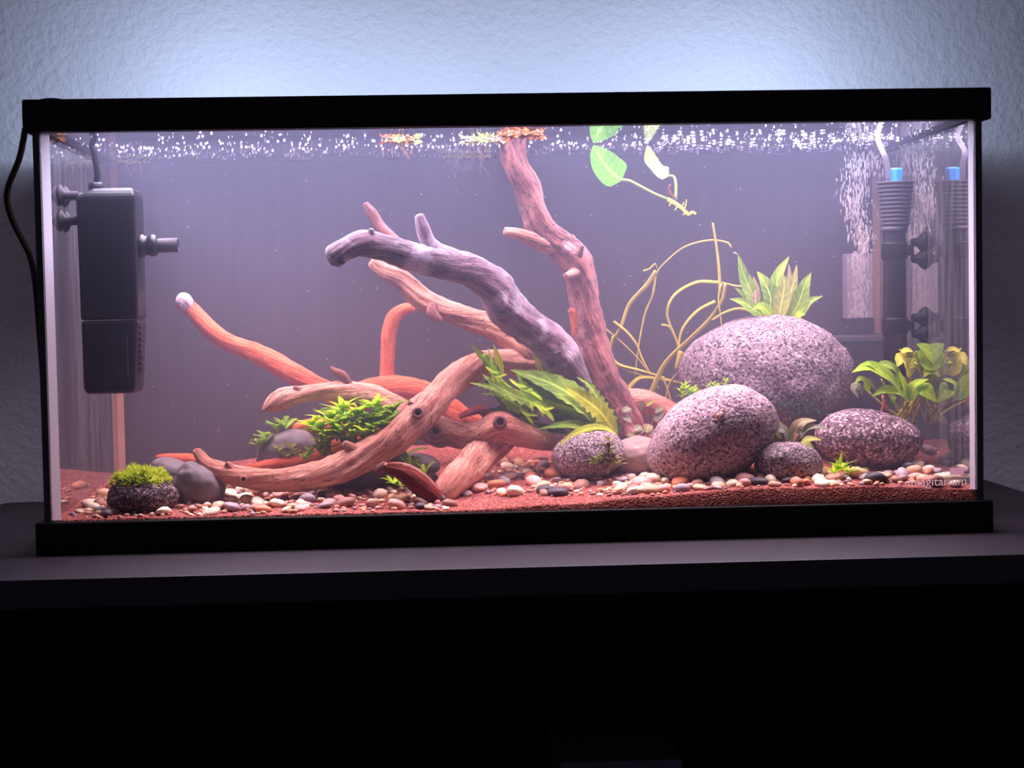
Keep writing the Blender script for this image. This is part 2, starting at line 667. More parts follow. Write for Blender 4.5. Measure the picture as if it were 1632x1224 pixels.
rr = rounded_rect(-60.5, 60.5, -15, 46, 1.6)
n = len(rr)
b = MB().add([(x, y, -2.6) for x, y in rr] + [(x, y, 0) for x, y in rr],
             [tuple(range(n - 1, -1, -1)), tuple(range(n, 2 * n))] + [(k, (k + 1) % n, n + (k + 1) % n, n + k) for k in range(n)])
b.build('tabletop', 'table', tb, smooth=False, bevel=.12)
b = MB().box((-60, -13, -9), (60, -11, -2.6))
b.build('apron', 'table_dark', tb, smooth=False, bevel=.1)
for sx in (-58.4, 54.4):
    for sy in (-13, 39):
        MB().box((sx, sy, -TZ), (sx + 4, sy + 4, -2.6)).build('leg', 'table_dark', tb, smooth=False, bevel=.2)
MB().box((-60.3, 36, -TZ), (60.3, 38, -2.6)).build('back_panel', 'table_dark', tb, smooth=False)
for sx in (-60.3, 58.5):
    MB().box((sx, -13, -TZ), (sx + 1.8, 36, -2.6)).build('side_panel', 'table_dark', tb, smooth=False)
MB().box((-55, -8, -38), (55, 36, -36)).build('shelf', 'table_dark', tb, smooth=False)
# dim box on the lower shelf
p0, p1 = at(893, 1216, 2), at(1088, 1216, 2)
bx = thing('storage_box', ((p0.x + p1.x) / 2, 12, -36), 'dim grey box in the dark under the table', 'box')
MB().box((p0.x + .3, 2.3, -36), (p1.x - .3, 22, p0.z - 1.2)).build('body', 'carton', bx, smooth=False, bevel=.15)
MB().box((p0.x, 2, p0.z - 1.2), (p1.x, 22.3, p0.z)).build('lid', 'carton', bx, smooth=False, bevel=.15)

# ------------------------------------------------------------------ aquarium
W2 = 46.0
G = 45.2           # half outer width of the glass
DEP = 36.5         # depth of the glass box
TOPZ = 42.9
aq = thing('aquarium', (0, 18, 0), 'long rectangular glass aquarium with black rims on the table', 'aquarium')


def frame(z0, z1, out, inn, name):
    x0, x1, y0, y1 = -G - out, G + out, -out, DEP + out
    i0, i1, j0, j1 = -G + inn, G - inn, inn, DEP - inn
    o4 = [(x0, y0), (x1, y0), (x1, y1), (x0, y1)]
    n4 = [(i0, j0), (i1, j0), (i1, j1), (i0, j1)]
    v = [(x, y, z) for z in (z0, z1) for x, y in o4] + [(x, y, z) for z in (z0, z1) for x, y in n4]
    f = []
    for k in range(4):
        k2 = (k + 1) % 4
        f += [(k, k2, 4 + k2, 4 + k), (8 + k2, 8 + k, 12 + k, 12 + k2), (4 + k, 4 + k2, 12 + k2, 12 + k), (k2, k, 8 + k, 8 + k2)]
    return MB().add(v, f).build(name, 'black', aq, smooth=False, bevel=.18)


frame(39.85, TOPZ, .75, .9, 'top_rim')
frame(0, 3.1, .75, .9, 'bottom_rim')
MB().box((-G, 0, 1.0), (G, .55, 42)).build('front_pane', 'front_glass', aq, smooth=False)
for sx in (-1, 1):
    # clear inner face of the side pane, and the dark green front edge that shows its thickness
    xi, xo = sx * (G - .62), sx * G
    b = MB().add([(xi, .56, 1), (xi, DEP - .6, 1), (xi, DEP - .6, 42), (xi, .56, 42)], [(0, 1, 2, 3) if sx < 0 else (3, 2, 1, 0)])
    pane = b.build('side_pane', 'side_glass', aq, smooth=False)
    sub(pane)
    MB().box((min(xi, xo), -.02, 1.2), (max(xi, xo), .5, 41.8)).build('glass_edge', 'glass_edge', pane, smooth=False)
    # silicone bead in the front corner
    xa, xb = sx * (G - .64), sx * (G - (1.45 if sx < 0 else 1.15))
    b = MB().add([(xa, .6, 2.9), (xb, .6, 2.9), (xb, .6, 41.0), (xa, .6, 41.0)], [(0, 1, 2, 3)])
    b.build('silicone_seam', 'silicone', aq, smooth=False)
    xc = sx * (G - 1.3)
    b = MB().add([(xa, DEP - .75, 2.9), (xc, DEP - .75, 2.9), (xa, DEP - 1.5, 2.9), (xa, DEP - .75, 41.5), (xc, DEP - .75, 41.5), (xa, DEP - 1.5, 41.5)],
                 [(0, 3, 4, 1), (1, 4, 5, 2), (2, 5, 3, 0), (0, 1, 2), (3, 5, 4)])
    b.build('silicone_seam', 'seam_brown', aq, smooth=False)
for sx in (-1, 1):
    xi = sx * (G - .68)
    MB().add([(xi, 2, 39.85), (xi, 33, 39.85), (xi, 33, 40.2), (xi, 2, 40.2)], [(0, 1, 2, 3)]).build('waterline_glint', 'silicone', aq, smooth=False)  # pale strip painting the bright reflection along the waterline
MB().box((-G, DEP - .6, 1), (G, DEP - .1, 41.9)).build('back_pane', 'film', aq, smooth=False)
MB().box((-G + .7, .6, 1.2), (G - .7, DEP - .7, 1.9)).build('bottom_pane', 'glass_edge', aq, smooth=False)
# sticker with lettering on the front pane
pa, pb = at(1514, 757, -.02), at(1536, 745, -.02)
st = MB().add([(pa.x, -.03, pa.z), (pb.x, -.03, pa.z), (pb.x, -.03, pb.z), (pa.x, -.03, pb.z)], [(0, 1, 2, 3)]).build('sticker', 'sticker', aq, smooth=False)


def letters(txt, pos, size, name):
    cu = bpy.data.curves.new(name, 'FONT')
    cu.body = txt
    cu.size = size * S
    cu.extrude = 0
    cu.fill_mode = 'FRONT'
    cu.dimensions = '2D'
    tmp = bpy.data.objects.new('tmp_text', cu)
    COL.objects.link(tmp)
    bpy.context.view_layer.update()
    me = bpy.data.meshes.new_from_object(tmp.evaluated_get(bpy.context.evaluated_depsgraph_get()))
    bpy.data.objects.remove(tmp)
    me.materials.clear()
    me.materials.append(M['lettering'])
    ob = bpy.data.objects.new(name, me)
    COL.objects.link(ob)
    ob.parent = aq
    ob.rotation_euler = (math.pi / 2, 0, 0)
    ob.location = tuple((Vector(pos) - Vector(aq['o_cm'])) * S)
    return ob


M['lettering'] = silicone_mat('pale_print', (250, 240, 240))
pl = at(1447, 775, -.03)
letters('imagitarium', (pl.x, -.03, pl.z), 1.24, 'lettering')
p = at(72, 157, 1)
MB().lathe((p.x + .6, 1.2, TOPZ - .1), (0, 0, 1), [(1.3, 0), (1.2, .25), (.7, .35)], 16).build('rim_clip', 'black', aq)

# water
WZ = 40.2
X0, X1, Y0, Y1 = -G + .64, G - .64, .57, DEP - .62
wt = thing('water', (0, 18, 2), 'hazy lavender water filling the aquarium', 'water')
wt['kind'] = 'stuff'
MB().box((X0, Y0, 2.0), (X1, Y1, WZ)).build('water_body', 'water', wt, smooth=False)
nx, ny = 90, 40
vs_, fs = [], []
for j in range(ny + 1):
    for i in range(nx + 1):
        x = X0 + (X1 - X0) * i / nx
        y = Y0 + (Y1 - Y0) * j / ny
        e = max(0, (x - 18) / 26)
        z = WZ + .02 + .05 * e * noise.noise(Vector((x * .55, y * .6, 0))) + .012 * noise.noise(Vector((x * .3, y * .5, 5)))
        vs_.append((x, y, z))
for j in range(ny):
    for i in range(nx):
        a = j * (nx + 1) + i
        fs.append((a, a + 1, a + nx + 2, a + nx + 1))
MB().add(vs_, fs).build('water_surface', 'surface', wt)

# ------------------------------------------------------------------ lamp bar on the rim
lm = thing('aquarium_light', (0, 18.5, TOPZ), 'flat black lamp panel lying inside the top rim of the tank', 'lamp')
MB().box((-44.2, 2.0, TOPZ - .5), (44.2, 25.5, TOPZ + .15)).build('housing', 'alu', lm, smooth=False, bevel=.1)
MB().box((-42, 21.5, TOPZ + .15), (42, 24.5, TOPZ + 2.1)).build('wall_fill_housing', 'alu', lm, smooth=False, bevel=.15)  # housing put in to carry the wall fill


def strip_light(name, size, watts, rgb, loc, rot, spread=180):
    L = bpy.data.lights.new(name, 'AREA')
    L.shape = 'RECTANGLE'
    L.size, L.size_y = size[0] * S, size[1] * S
    L.energy = watts
    L.color = rgb
    L.spread = math.radians(spread)
    o = bpy.data.objects.new(name, L)
    COL.objects.link(o)
    o.parent = lm
    o.location = tuple((Vector(loc) - Vector(lm['o_cm'])) * S)
    o.rotation_euler = rot
    return o


strip_light('tank_strip', (86, 22), TANK_W, TANK_RGB, (0, 13.7, TOPZ - .55), (0, 0, 0))
strip_light('wall_fill', (84, 1.2), WALL_W * .62, WALL_RGB, (0, 24.7, TOPZ + 1.6), (math.radians(88), 0, 0))  # rear fill added for lamp light leaking onto the wall
for sx in (-36, 36):
    strip_light('wall_fill_end', (12, 1.2), WALL_W * .19, WALL_RGB, (sx, 24.8, TOPZ + 1.6), (math.radians(88), 0, 0))  # end pair added to even out the light along the wall

# ------------------------------------------------------------------ sand
nx, ny = 220, 90
vs_, fs = [], []
for j in range(ny + 1):
    for i in range(nx + 1):
        x = X0 + (X1 - X0) * i / nx
        y = Y0 + .01 + (Y1 - Y0 - .02) * j / ny
        vs_.append((x, y, sand(x, y) + .03 * random.uniform(-1, 1)))
for j in range(ny):
    for i in range(nx):
        a = j * (nx + 1) + i
        fs.append((a, a + 1, a + nx + 2, a + nx + 1))
base = len(vs_)
ring = [i for i in range(nx + 1)]
for i in ring:
    vs_.append((vs_[i][0], vs_[i][1], 1.9))
for i in range(nx):
    fs.append((base + i, base + i + 1, i + 1, i))
tag(MB().add(vs_, fs).build('sand_bed', 'sand', origin=(0, 18, 1.9)), 'red brown fine sand covering the aquarium floor', 'sand', kind='stuff')

# ------------------------------------------------------------------ rocks
def rock(name, label, px, py, Y, rx, ry, rdepth, tilt=0, mat='lava_big', rough=.05, bumps=1.0, seed=0, flat=0.0, cat='rock', subdiv=5, sx=1.0):
    """px,py: centre; rx,ry: half sizes in photo pixels; rdepth in cm"""
    c = at(px, py, Y)
    k = cpp(Y)
    rx, rz = rx * k, ry * k
    ct, s_ = math.cos(math.radians(tilt)), math.sin(math.radians(tilt))
    vv, ff = ICO[subdiv]
    out = []
    for v in vv:
        d = Vector(v)
        q = d * 1.3 + Vector((seed * 7.3, seed * 3.1, seed))
        r = 1 + rough * 1.6 * noise.noise(q) + rough * .6 * noise.noise(q * 2.7)
        if bumps:
            r += bumps * .010 * noise.noise(q * 11) + bumps * .006 * noise.noise(q * 24)
        e = 2.0 + flat
        m = (abs(d.x) ** e + abs(d.y) ** e + abs(d.z) ** e) ** (-1 / e)
        r *= m
        x, y, z = d.x * r * rx, d.y * r * rdepth, d.z * r * rz
        x, z = x * ct + z * s_, -x * s_ + z * ct
        out.append((c.x + x, c.y + y, c.z + z))
    zmin = min(p[2] for p in out)
    return tag(MB().add(out, ff).build(name, mat, origin=(c.x, c.y, zmin)), label, cat)


R = {}
R['boulder'] = rock('lava_rock', 'largest grey porous lava boulder behind the other rocks at right', 1224, 600, 23, 139, 97, 7.5, 2, 'lava_big', .05, 1.6, 1, .15)
R['front'] = rock('lava_rock', 'big pinkish porous rock with a snail, leaning in front of the boulder', 1134, 698, 9.5, 110, 72, 5.4, -30, 'lava_pink', .045, .9, 2, .25)
R['right'] = rock('lava_rock', 'wide dark rock with white speckles at the right side', 1383, 701, 14, 84, 47, 4.8, 7, 'lava_dark', .045, .9, 3, .3)
R['small'] = rock('lava_rock', 'small round speckled grey rock below the broad leaved plant', 1256, 738, 6.5, 54, 34, 3.0, 3, 'lava_small', .05, .9, 4, .25)
R['mid'] = rock('lava_rock', 'rounded porous grey rock below the jagged green leaves', 938, 724, 12.5, 59, 37, 3.4, -6, 'lava_small', .05, .8, 5, .2)
R['pale'] = rock('river_stone', 'pale smooth stone wedged beside the big pinkish rock', 1016, 728, 13, 42, 32, 2.6, 0, 'stone_pale', .06, .2, 6, .2)
R['moss'] = rock('lava_rock', 'dark speckled rock wearing a cap of yellow green moss', 228, 790, 5.5, 55, 26, 2.8, 2, 'lava_moss', .05, .7, 7, .5)
R['grey'] = rock('river_stone', 'smooth grey stone right of the mossy rock', 317, 776, 9, 41, 36, 2.6, 25, 'stone_grey', .09, .1, 8, .4)
R['behind'] = rock('river_stone', 'dark smooth stone half hidden behind the mossy rock', 270, 757, 12.5, 34, 27, 2.0, 20, 'stone_grey', .06, .1, 9, .2)
R['gback'] = rock('river_stone', 'round grey stone behind the long curved limb at left', 459, 722, 17.5, 50, 37, 2.8, -8, 'stone_grey', .05, .5, 10, .2)
R['dark'] = rock('river_stone', 'dark green stone in the shade under the curved limb', 585, 745, 13, 70, 34, 3.0, -8, 'stone_dark', .06, .2, 11, .2)
R['oval'] = rock('river_stone', 'smooth oval grey stone under the wood fork', 667, 739, 13.5, 35, 17, 1.8, 8, 'stone_grey', .04, .1, 12, .2)
R['purple'] = rock('river_stone', 'small purplish stone under the jagged green leaves', 850, 688, 19, 16, 14, 1.0, 0, 'stone_grey', .06, .1, 13, .2)


# ------------------------------------------------------------------ driftwood
def wood_branch(parent, ctrl, mat, seg=18, seed=0, rough=.10, ridges=.07, tip0='round', tip1='round', name='branch', twist=.10, label=None):
    """ctrl: (px, py, Y, radius in px)"""
    pts4 = []
    for px, py, Y, r in ctrl:
        p = at(px, py, Y)
        pts4.append((p.x, p.y, p.z, r * cpp(Y)))
    seg = int(seg * 1.5)
    sm = catmull(pts4, .28)
    pts = [Vector(p[:3]) for p in sm]
    rad = [max(.03, p[3]) for p in sm]
    tg = tangents(pts)
    nrm = Vector((0, 1, 0))
    if abs(tg[0].y) > .9:
        nrm = Vector((1, 0, 0))
    length = 0
    V_, F_, A_ = [], [], []
    rings = []
    # rounded ends
    def cap(p, t, r, end):
        out = []
        for a in ((70, 45, 20) if end == 0 else (20, 45, 70)):
            s_ = math.sin(math.radians(a))
            c_ = math.cos(math.radians(a))
            out.append((p + t * (s_ * r * .7) * (-1 if end == 0 else 1), r * c_))
        return out
    seq = []
    if tip0 == 'round':
        seq += [(p, r, tg[0]) for p, r in cap(pts[0], tg[0], rad[0], 0)]
    seq += list(zip(pts, rad, tg))
    if tip1 == 'round':
        seq += [(p, r, tg[-1]) for p, r in cap(pts[-1], tg[-1], rad[-1], 1)]
    if name in ('branch_stub', 'twig', 'splinter', 'broken_foot', 'bark_strip'):
        seq = seq[2:]
    prev = seq[0][0]
    sd = Vector((seed * 5.7, seed * 2.3, seed * 9.1))
    for p, r, t in seq:
        length += (p - prev).length
        prev = p
        nrm = (nrm - t * nrm.dot(t)).normalized()
        bi = t.cross(nrm)
        for k in range(seg):
            a = 2 * math.pi * k / seg
            ca, sa = math.cos(a + length * twist), math.sin(a + length * twist)
            d = nrm * math.cos(a) + bi * math.sin(a)
            g = 1 + rough * 1.5 * noise.noise(p * .35 + d * .7 + sd)
            g += ridges * 1.9 * noise.noise(Vector((ca * 2.0, sa * 2.0, length * .12)) + sd)
            g += ridges * .9 * noise.noise(Vector((ca * 4.6, sa * 4.6, length * .2)) + sd)
            g += .06 * noise.noise((p + d * r) * 1.3 + sd) + .03 * noise.noise((p + d * r) * 3 + sd)
            jag = t * (noise.noise(d * 2.2 + sd) * r * .9) if (len(V_) < seg and name in ('branch_stub', 'twig', 'splinter', 'broken_foot')) else Vector((0, 0, 0))
            V_.append(p + d * r * g + jag)
            A_.append((ca * 1.0, sa * 1.0, length * .10 + seed))
    m = len(seq)
    for i in range(m - 1):
        for k in range(seg):
            k2 = (k + 1) % seg
            F_.append((i * seg + k, i * seg + k2, (i + 1) * seg + k2, (i + 1) * seg + k))
    F_.append(tuple(range(seg - 1, -1, -1)))
    F_.append(tuple((m - 1) * seg + k for k in range(seg)))
    o = MB().add(V_, F_, A_, 'grain').build(name, mat, parent)
    if label:
        o['label'] = label
    return o


def knot(parent, px, py, Y, r, mat='w_red', hole=True, ax=(0, -1, .15)):
    """a knot facing the front: a raised lip round a sunken dark eye"""
    c = at(px, py, Y)
    r *= cpp(Y)
    prof = [(r * 1.35, -r * .6), (r * 1.25, 0), (r * 1.0, r * .32), (r * .78, r * .36)]
    b = MB().lathe(c, ax, prof + [(r * .62, r * .15), (r * .45, -r * .1)], 16)
    b.a['grain'] = [(v[0], v[2], v[1]) for v in b.v]
    k = b.build('knot', mat, parent)
    if hole:
        sub(k)
        MB().lathe(c + Vector(ax).normalized() * (-r * .05), ax, [(r * .6, -r * .2), (r * .62, 0), (r * .35, r * .12)], 12).build('knot_eye', 'w_dark', k)
    return k


# A: upright trunk reaching the surface
A = thing('driftwood', tuple(at(1000, 690, 20)), 'tall upright driftwood trunk reaching up to the water surface', 'driftwood')
wood_branch(A, [(820, 204, 16.5, 22), (818, 232, 16.5, 20), (822, 262, 16.5, 21), (840, 300, 16.8, 21), (852, 340, 17, 20), (868, 370, 17.5, 23), (895, 392, 18, 26),
                (918, 420, 18.2, 25), (928, 455, 18.5, 24), (934, 500, 18.8, 25), (944, 550, 19, 27), (958, 600, 19.3, 30), (978, 645, 19.6, 33), (998, 700, 20, 36)],
            'w_red', 24, 1, .09, .10, name='trunk')
wood_branch(A, [(806, 369, 14.5, 7), (818, 371, 14.8, 9), (835, 376, 15.4, 10), (858, 386, 16.6, 13), (880, 392, 17.6, 16)], 'w_tan', 14, 2, name='branch_stub')
wood_branch(A, [(902, 440, 16.0, 5), (912, 436, 16.6, 8), (922, 430, 17.6, 12)], 'w_tan', 12, 3, name='branch_stub')
wood_branch(A, [(908, 495, 18.0, 5), (914, 500, 18.2, 8), (922, 530, 18.8, 12)], 'w_redlit', 12, 4, name='branch_stub')
wood_branch(A, [(912, 378, 17.6, 5), (913, 388, 17.8, 8), (914, 402, 18, 10)], 'w_tan', 12, 5, name='branch_stub')
wood_branch(A, [(928, 392, 16.0, 3), (924, 404, 16.3, 5), (918, 416, 17, 8)], 'w_red', 10, 6, name='branch_stub')
wood_branch(A, [(1000, 640, 21, 22), (1030, 640, 22, 19), (1065, 655, 22.5, 18), (1110, 682, 23, 18)], 'w_tan', 18, 7, name='root')
wood_branch(A, [(985, 660, 19, 24), (980, 690, 18.5, 16), (962, 712, 18, 10)], 'w_red', 16, 8, name='root')

# B: pale film-covered limb
Bq = thing('driftwood', tuple(at(935, 660, 19)), 'pale driftwood limb coated in white film, its blunt tip hanging at centre left', 'driftwood')
wood_branch(Bq, [(532, 408, 7, 17), (548, 398, 7.2, 17), (575, 388, 7.8, 20), (610, 394, 8.6, 21), (660, 410, 9.8, 22), (710, 422, 11, 23), (752, 432, 12, 26), (786, 456, 13, 29),
                 (808, 488, 13.8, 30), (845, 522, 15, 28), (885, 555, 16.2, 30), (908, 588, 17, 26), (922, 625, 18, 23), (940, 665, 19, 22)],
            'w_film', 22, 11, .08, .08, name='limb')
wood_branch(Bq, [(669, 346, 10.2, 8), (674, 362, 10.3, 10), (682, 384, 10.6, 11), (698, 398, 11, 11), (728, 410, 11.6, 12), (752, 424, 12.2, 12)], 'w_film', 14, 12, name='side_branch')
wood_branch(Bq, [(583, 326, 12.5, 5), (592, 340, 12.5, 9), (604, 360, 12.4, 9), (622, 376, 12, 8), (645, 396, 11.4, 9), (675, 412, 10.8, 9)], 'w_red', 14, 13, name='side_branch')
wood_branch(Bq, [(592, 366, 7.2, 4), (591, 374, 7.4, 7), (588, 384, 7.8, 10)], 'w_film', 10, 14, name='branch_stub')
c = at(536, 410, 6.9)
MB().lathe(c, (-.55, -.8, -.25), [(1.0, -.2), (.85, .35), (.55, .62), (.2, .66)], 14).build('dark_tip', 'w_dark', Bq)['label'] = 'dark rotten end of the limb'
knot(Bq, 797, 494, 12.2, 10, 'w_film')
knot(Bq, 884, 552, 14.6, 13, 'w_film')
knot(Bq, 880, 578, 15.2, 7, 'w_film')

# C + D: upper tan limb that turns into the long front sweep
D = thing('driftwood', tuple(at(420, 790, 8)), 'long pinkish driftwood limb curving down to the front gravel at left', 'driftwood')
wood_branch(D, [(596, 420, 20, 11), (612, 432, 20, 12), (640, 446, 20, 15), (672, 476, 20, 17), (705, 494, 20, 17), (745, 508, 20, 18), (785, 520, 20, 20), (818, 542, 20, 23), (838, 572, 19.6, 24), (842, 582, 19.4, 20)],
            'w_brown', 28, 21, .09, .10, name='limb')
wood_branch(D, [(690, 486, 19, 8), (688, 498, 18.6, 9), (700, 510, 18.6, 6)], 'w_red', 12, 22, name='branch_stub')
wood_branch(D, [(850, 584, 19.4, 20), (820, 579, 18.5, 19), (785, 577, 17, 19), (750, 588, 15.4, 22), (715, 614, 13.6, 22), (688, 642, 12, 24), (664, 664, 11, 27), (636, 690, 10, 26), (600, 716, 9.2, 25),
                (560, 738, 8.6, 24), (515, 756, 8, 23), (465, 764, 7.8, 20), (415, 764, 8, 18), (375, 758, 8.4, 16), (346, 750, 8.8, 15), (327, 738, 9.2, 11), (313, 720, 9.6, 7)],
            'w_tan', 24, 23, .08, .10, name='limb')
wood_branch(D, [(548, 706, 8.0, 5), (556, 712, 8.2, 8), (570, 722, 8.8, 12)], 'w_tan', 12, 24, name='branch_stub')
wood_branch(D, [(762, 572, 15.8, 7), (768, 566, 16, 6), (774, 572, 16, 9)], 'w_red', 12, 25, name='branch_stub')
wood_branch(D, [(362, 738, 8, 4), (366, 744, 8.2, 7), (370, 754, 8.5, 9)], 'w_tan', 10, 26, name='branch_stub')
knot(D, 666, 658, 9.2, 8, 'w_red')
knot(D, 655, 645, 10.2, 4, 'w_red')
knot(D, 388, 764, 6.9, 5, 'w_tan')

# E: low forked piece
Eq = thing('driftwood', tuple(at(700, 800, 5.5)), 'low forked driftwood with a dark red broken foot near the front glass', 'driftwood')
wood_branch(Eq, [(421, 653, 13, 4), (428, 648, 13.1, 9), (440, 641, 13.4, 15), (455, 634, 13.7, 16), (480, 629, 14.3, 13), (515, 625, 15, 14), (550, 626, 15.6, 18), (590, 630, 16, 18), (625, 646, 16, 19), (658, 668, 15.8, 19), (690, 684, 15.4, 21), (712, 690, 15, 20)],
            'w_tan', 20, 31, .10, .09, name='limb')
wood_branch(Eq, [(680, 684, 14.6, 20), (705, 686, 14.2, 21), (735, 694, 13.8, 20), (765, 692, 13.4, 21), (797, 680, 13, 24), (828, 690, 13.6, 20), (858, 700, 14.8, 15), (892, 706, 16.5, 12)],
            'w_tan', 20, 32, .08, .10, name='limb')
wood_branch(Eq, [(822, 684, 16.5, 15), (802, 698, 14.6, 21), (778, 717, 13.6, 25), (752, 739, 11.0, 27), (728, 763, 8.4, 25), (708, 786, 6.4, 19), (700, 796, 6, 14)],
            'w_tan', 22, 33, .07, .08, name='foot')
wood_branch(Eq, [(618, 744, 4.2, 8), (640, 752, 4.4, 13), (662, 766, 4.6, 17), (682, 784, 4.8, 18), (696, 796, 5.0, 13)], 'w_broken', 18, 34, .12, .14, name='broken_foot', label='dark red splintered broken end')
wood_branch(Eq, [(612, 742, 4.6, 4), (628, 743, 4.4, 6), (650, 746, 4.4, 6), (676, 762, 4.7, 6), (694, 782, 5.0, 6)], 'w_tan', 10, 35, name='bark_strip')
wood_branch(Eq, [(602, 754, 5.0, 5), (606, 748, 4.9, 8), (614, 742, 4.7, 7)], 'w_red', 10, 36, name='branch_stub')
wood_branch(Eq, [(527, 586, 15.4, 3), (536, 593, 15.4, 6), (546, 597, 15.4, 7), (552, 606, 15.4, 7), (558, 618, 15.6, 8)], 'w_red', 10, 37, name='twig')
wood_branch(Eq, [(470, 618, 13.6, 4), (474, 622, 13.8, 6), (484, 628, 14.2, 8)], 'w_red', 10, 38, name='branch_stub')
wood_branch(Eq, [(436, 628, 13.0, 2), (448, 632, 13.2, 5), (458, 637, 13.5, 8)], 'w_red', 10, 39, name='branch_stub')
knot(Eq, 797, 673, 11.0, 9, 'w_red')
knot(Eq, 694, 688, 12.6, 10, 'w_red')
knot(Eq, 570, 646, 14.8, 5, 'w_red', False)

# F: back wood, red LED glow put into its orange colour
Fq = thing('driftwood', tuple(at(770, 690, 24)), 'bright orange driftwood behind, with one long thin arm rising to the left', 'driftwood')
wood_branch(Fq, [(291, 482, 20, 13), (304, 492, 20, 12), (330, 520, 20, 14), (365, 546, 20.2, 14), (405, 562, 20.5, 16), (440, 580, 21, 17), (475, 600, 21.4, 17), (510, 618, 21.8, 17), (545, 632, 22, 18), (580, 640, 22, 18)],
            'w_redlit', 18, 41, .07, .05, name='arm')
wood_branch(Fq, [(288, 478, 19.6, 11), (292, 480, 19.7, 14), (298, 487, 19.9, 13)], 'w_end', 14, 42, .2, .1, name='pale_tip', label='pale fuzzy end of the arm')
wood_branch(Fq, [(656, 491, 23.5, 8), (642, 494, 23.5, 10), (628, 506, 23.5, 12), (620, 530, 23.5, 12), (618, 556, 23.5, 11), (617, 580, 23.5, 11), (616, 625, 23.5, 13)],
            'w_redlit', 16, 43, .07, .05, name='upright_arm')
wood_branch(Fq, [(560, 630, 22.4, 16), (595, 618, 22.6, 16), (635, 616, 22.8, 18), (675, 626, 23, 20), (708, 648, 23, 20), (738, 668, 23, 20), (770, 688, 23.5, 19), (800, 705, 24, 18)],
            'w_redlit', 18, 44, .07, .06, name='arch')
wood_branch(Fq, [(733, 664, 21, 4), (750, 656, 21, 6), (768, 652, 21, 7), (782, 668, 21.5, 10), (790, 690, 22, 12)], 'w_broken', 12, 45, .2, .2, name='splinter')

# G: low orange pieces lying behind the front limb
Gq = thing('driftwood', tuple(at(300, 752, 14)), 'short orange driftwood stub behind the smooth grey stone', 'driftwood')
wood_branch(Gq, [(250, 730, 14.5, 5), (268, 731, 14.4, 9), (290, 734, 14.2, 11), (312, 737, 14, 12), (345, 750, 13.4, 12)], 'w_redlit', 14, 51, name='branch')
Hq = thing('driftwood', tuple(at(500, 745, 15)), 'low orange driftwood lying behind the long curved limb', 'driftwood')
wood_branch(Hq, [(395, 747, 13.5, 8), (440, 741, 14, 12), (485, 735, 14.5, 13), (525, 720, 15, 14), (560, 704, 15.5, 14), (600, 695, 16, 14)], 'w_redlit', 14, 53, name='branch')
wood_branch(Hq, [(463, 692, 19, 9), (480, 682, 19, 12), (505, 679, 19, 13), (540, 684, 18.6, 13), (590, 695, 17, 14)], 'w_redlit', 14, 54, name='branch')

# ------------------------------------------------------------------ leaves
def prof_lance(t):
    return max(0, math.sin(math.pi * t ** .72)) ** .9


def prof_ovate(t):
    return max(0, math.sin(math.pi * t ** .62)) ** .62


def prof_spoon(t):
    return .16 + .84 * max(0, math.sin(math.pi * min(1, max(0, (t - .12) / .88)) ** 1.15)) ** .8 if t < .999 else .02


def prof_strap(t):
    return min(1, .45 + 2.5 * t) * min(1, (1 - t) * 5 + .05)


PROF = {'lance': prof_lance, 'ovate': prof_ovate, 'spoon': prof_spoon, 'strap': prof_strap}


def leaf_geo(mb, spine, hw, prof='lance', face=None, fold=.25, wave=0.0, jag=0.0, njag=8, n=None, seed=0.0):
    """spine: Vectors in cm, hw: half width in cm; adds a curved blade to mb"""
    n = n or (26 if jag else 11)
    ctrl = [tuple(p) for p in spine]
    if len(ctrl) == 2:
        ctrl = [ctrl[0], tuple((Vector(ctrl[0]) + Vector(ctrl[1])) / 2), ctrl[1]]
    sm = catmull(ctrl, .08)
    idx = [int(round(i * (len(sm) - 1) / n)) for i in range(n + 1)]
    pts = [Vector(sm[i]) for i in idx]
    tg = tangents(pts)
    face = Vector(face) if face is not None else Vector((0, -1, .5))
    V_, F_, A_ = [], [], []
    cols = (-1, -.5, 0, .5, 1)
    for i, p in enumerate(pts):
        t = i / n
        w = hw * PROF[prof](t)
        ac = tg[i].cross(face)
        ac = ac.normalized() if ac.length > 1e-5 else Vector((1, 0, 0))
        up = ac.cross(tg[i]).normalized()
        for c_ in cols:
            k = 1.0
            if jag and abs(c_) == 1:
                k = 1 - jag * (((t * njag + (.0 if c_ > 0 else .35)) % 1.0))
            off = abs(c_) * fold * w + wave * w * math.sin(t * 9 + seed + c_ * 1.3) * abs(c_)
            V_.append(p + ac * (c_ * w * k) + up * off)
            A_.append((c_, t, seed))
    for i in range(n):
        for k in range(4):
            a = i * 5 + k
            F_.append((a, a + 1, a + 6, a + 5))
    mb.add(V_, F_, A_, 'leafuv')
    return mb


def leaf(parent, spine_px, hw_px, mat, name='leaf', **kw):
    sp = [at(*q) for q in spine_px]
    hw = hw_px * cpp(spine_px[0][2])
    return leaf_geo(MB(), sp, hw, **kw).build(name, mat, parent)


def stem(parent, pts_px, r_px, mat, name='stem', seg=7, flat=1.0, taper=1.0):
    ctrl = [tuple(at(*q)) for q in pts_px]
    sm = [Vector(p) for p in catmull(ctrl, .3)]
    r = r_px * cpp(pts_px[0][2])
    m = len(sm)
    b = MB().tube(sm, [r * (1 + (taper - 1) * i / (m - 1)) for i in range(m)], seg, flat)
    b.a['leafuv'] = [(.5, .1 * i, 0) for i in range(len(b.v))]
    return b.build(name, mat, parent)


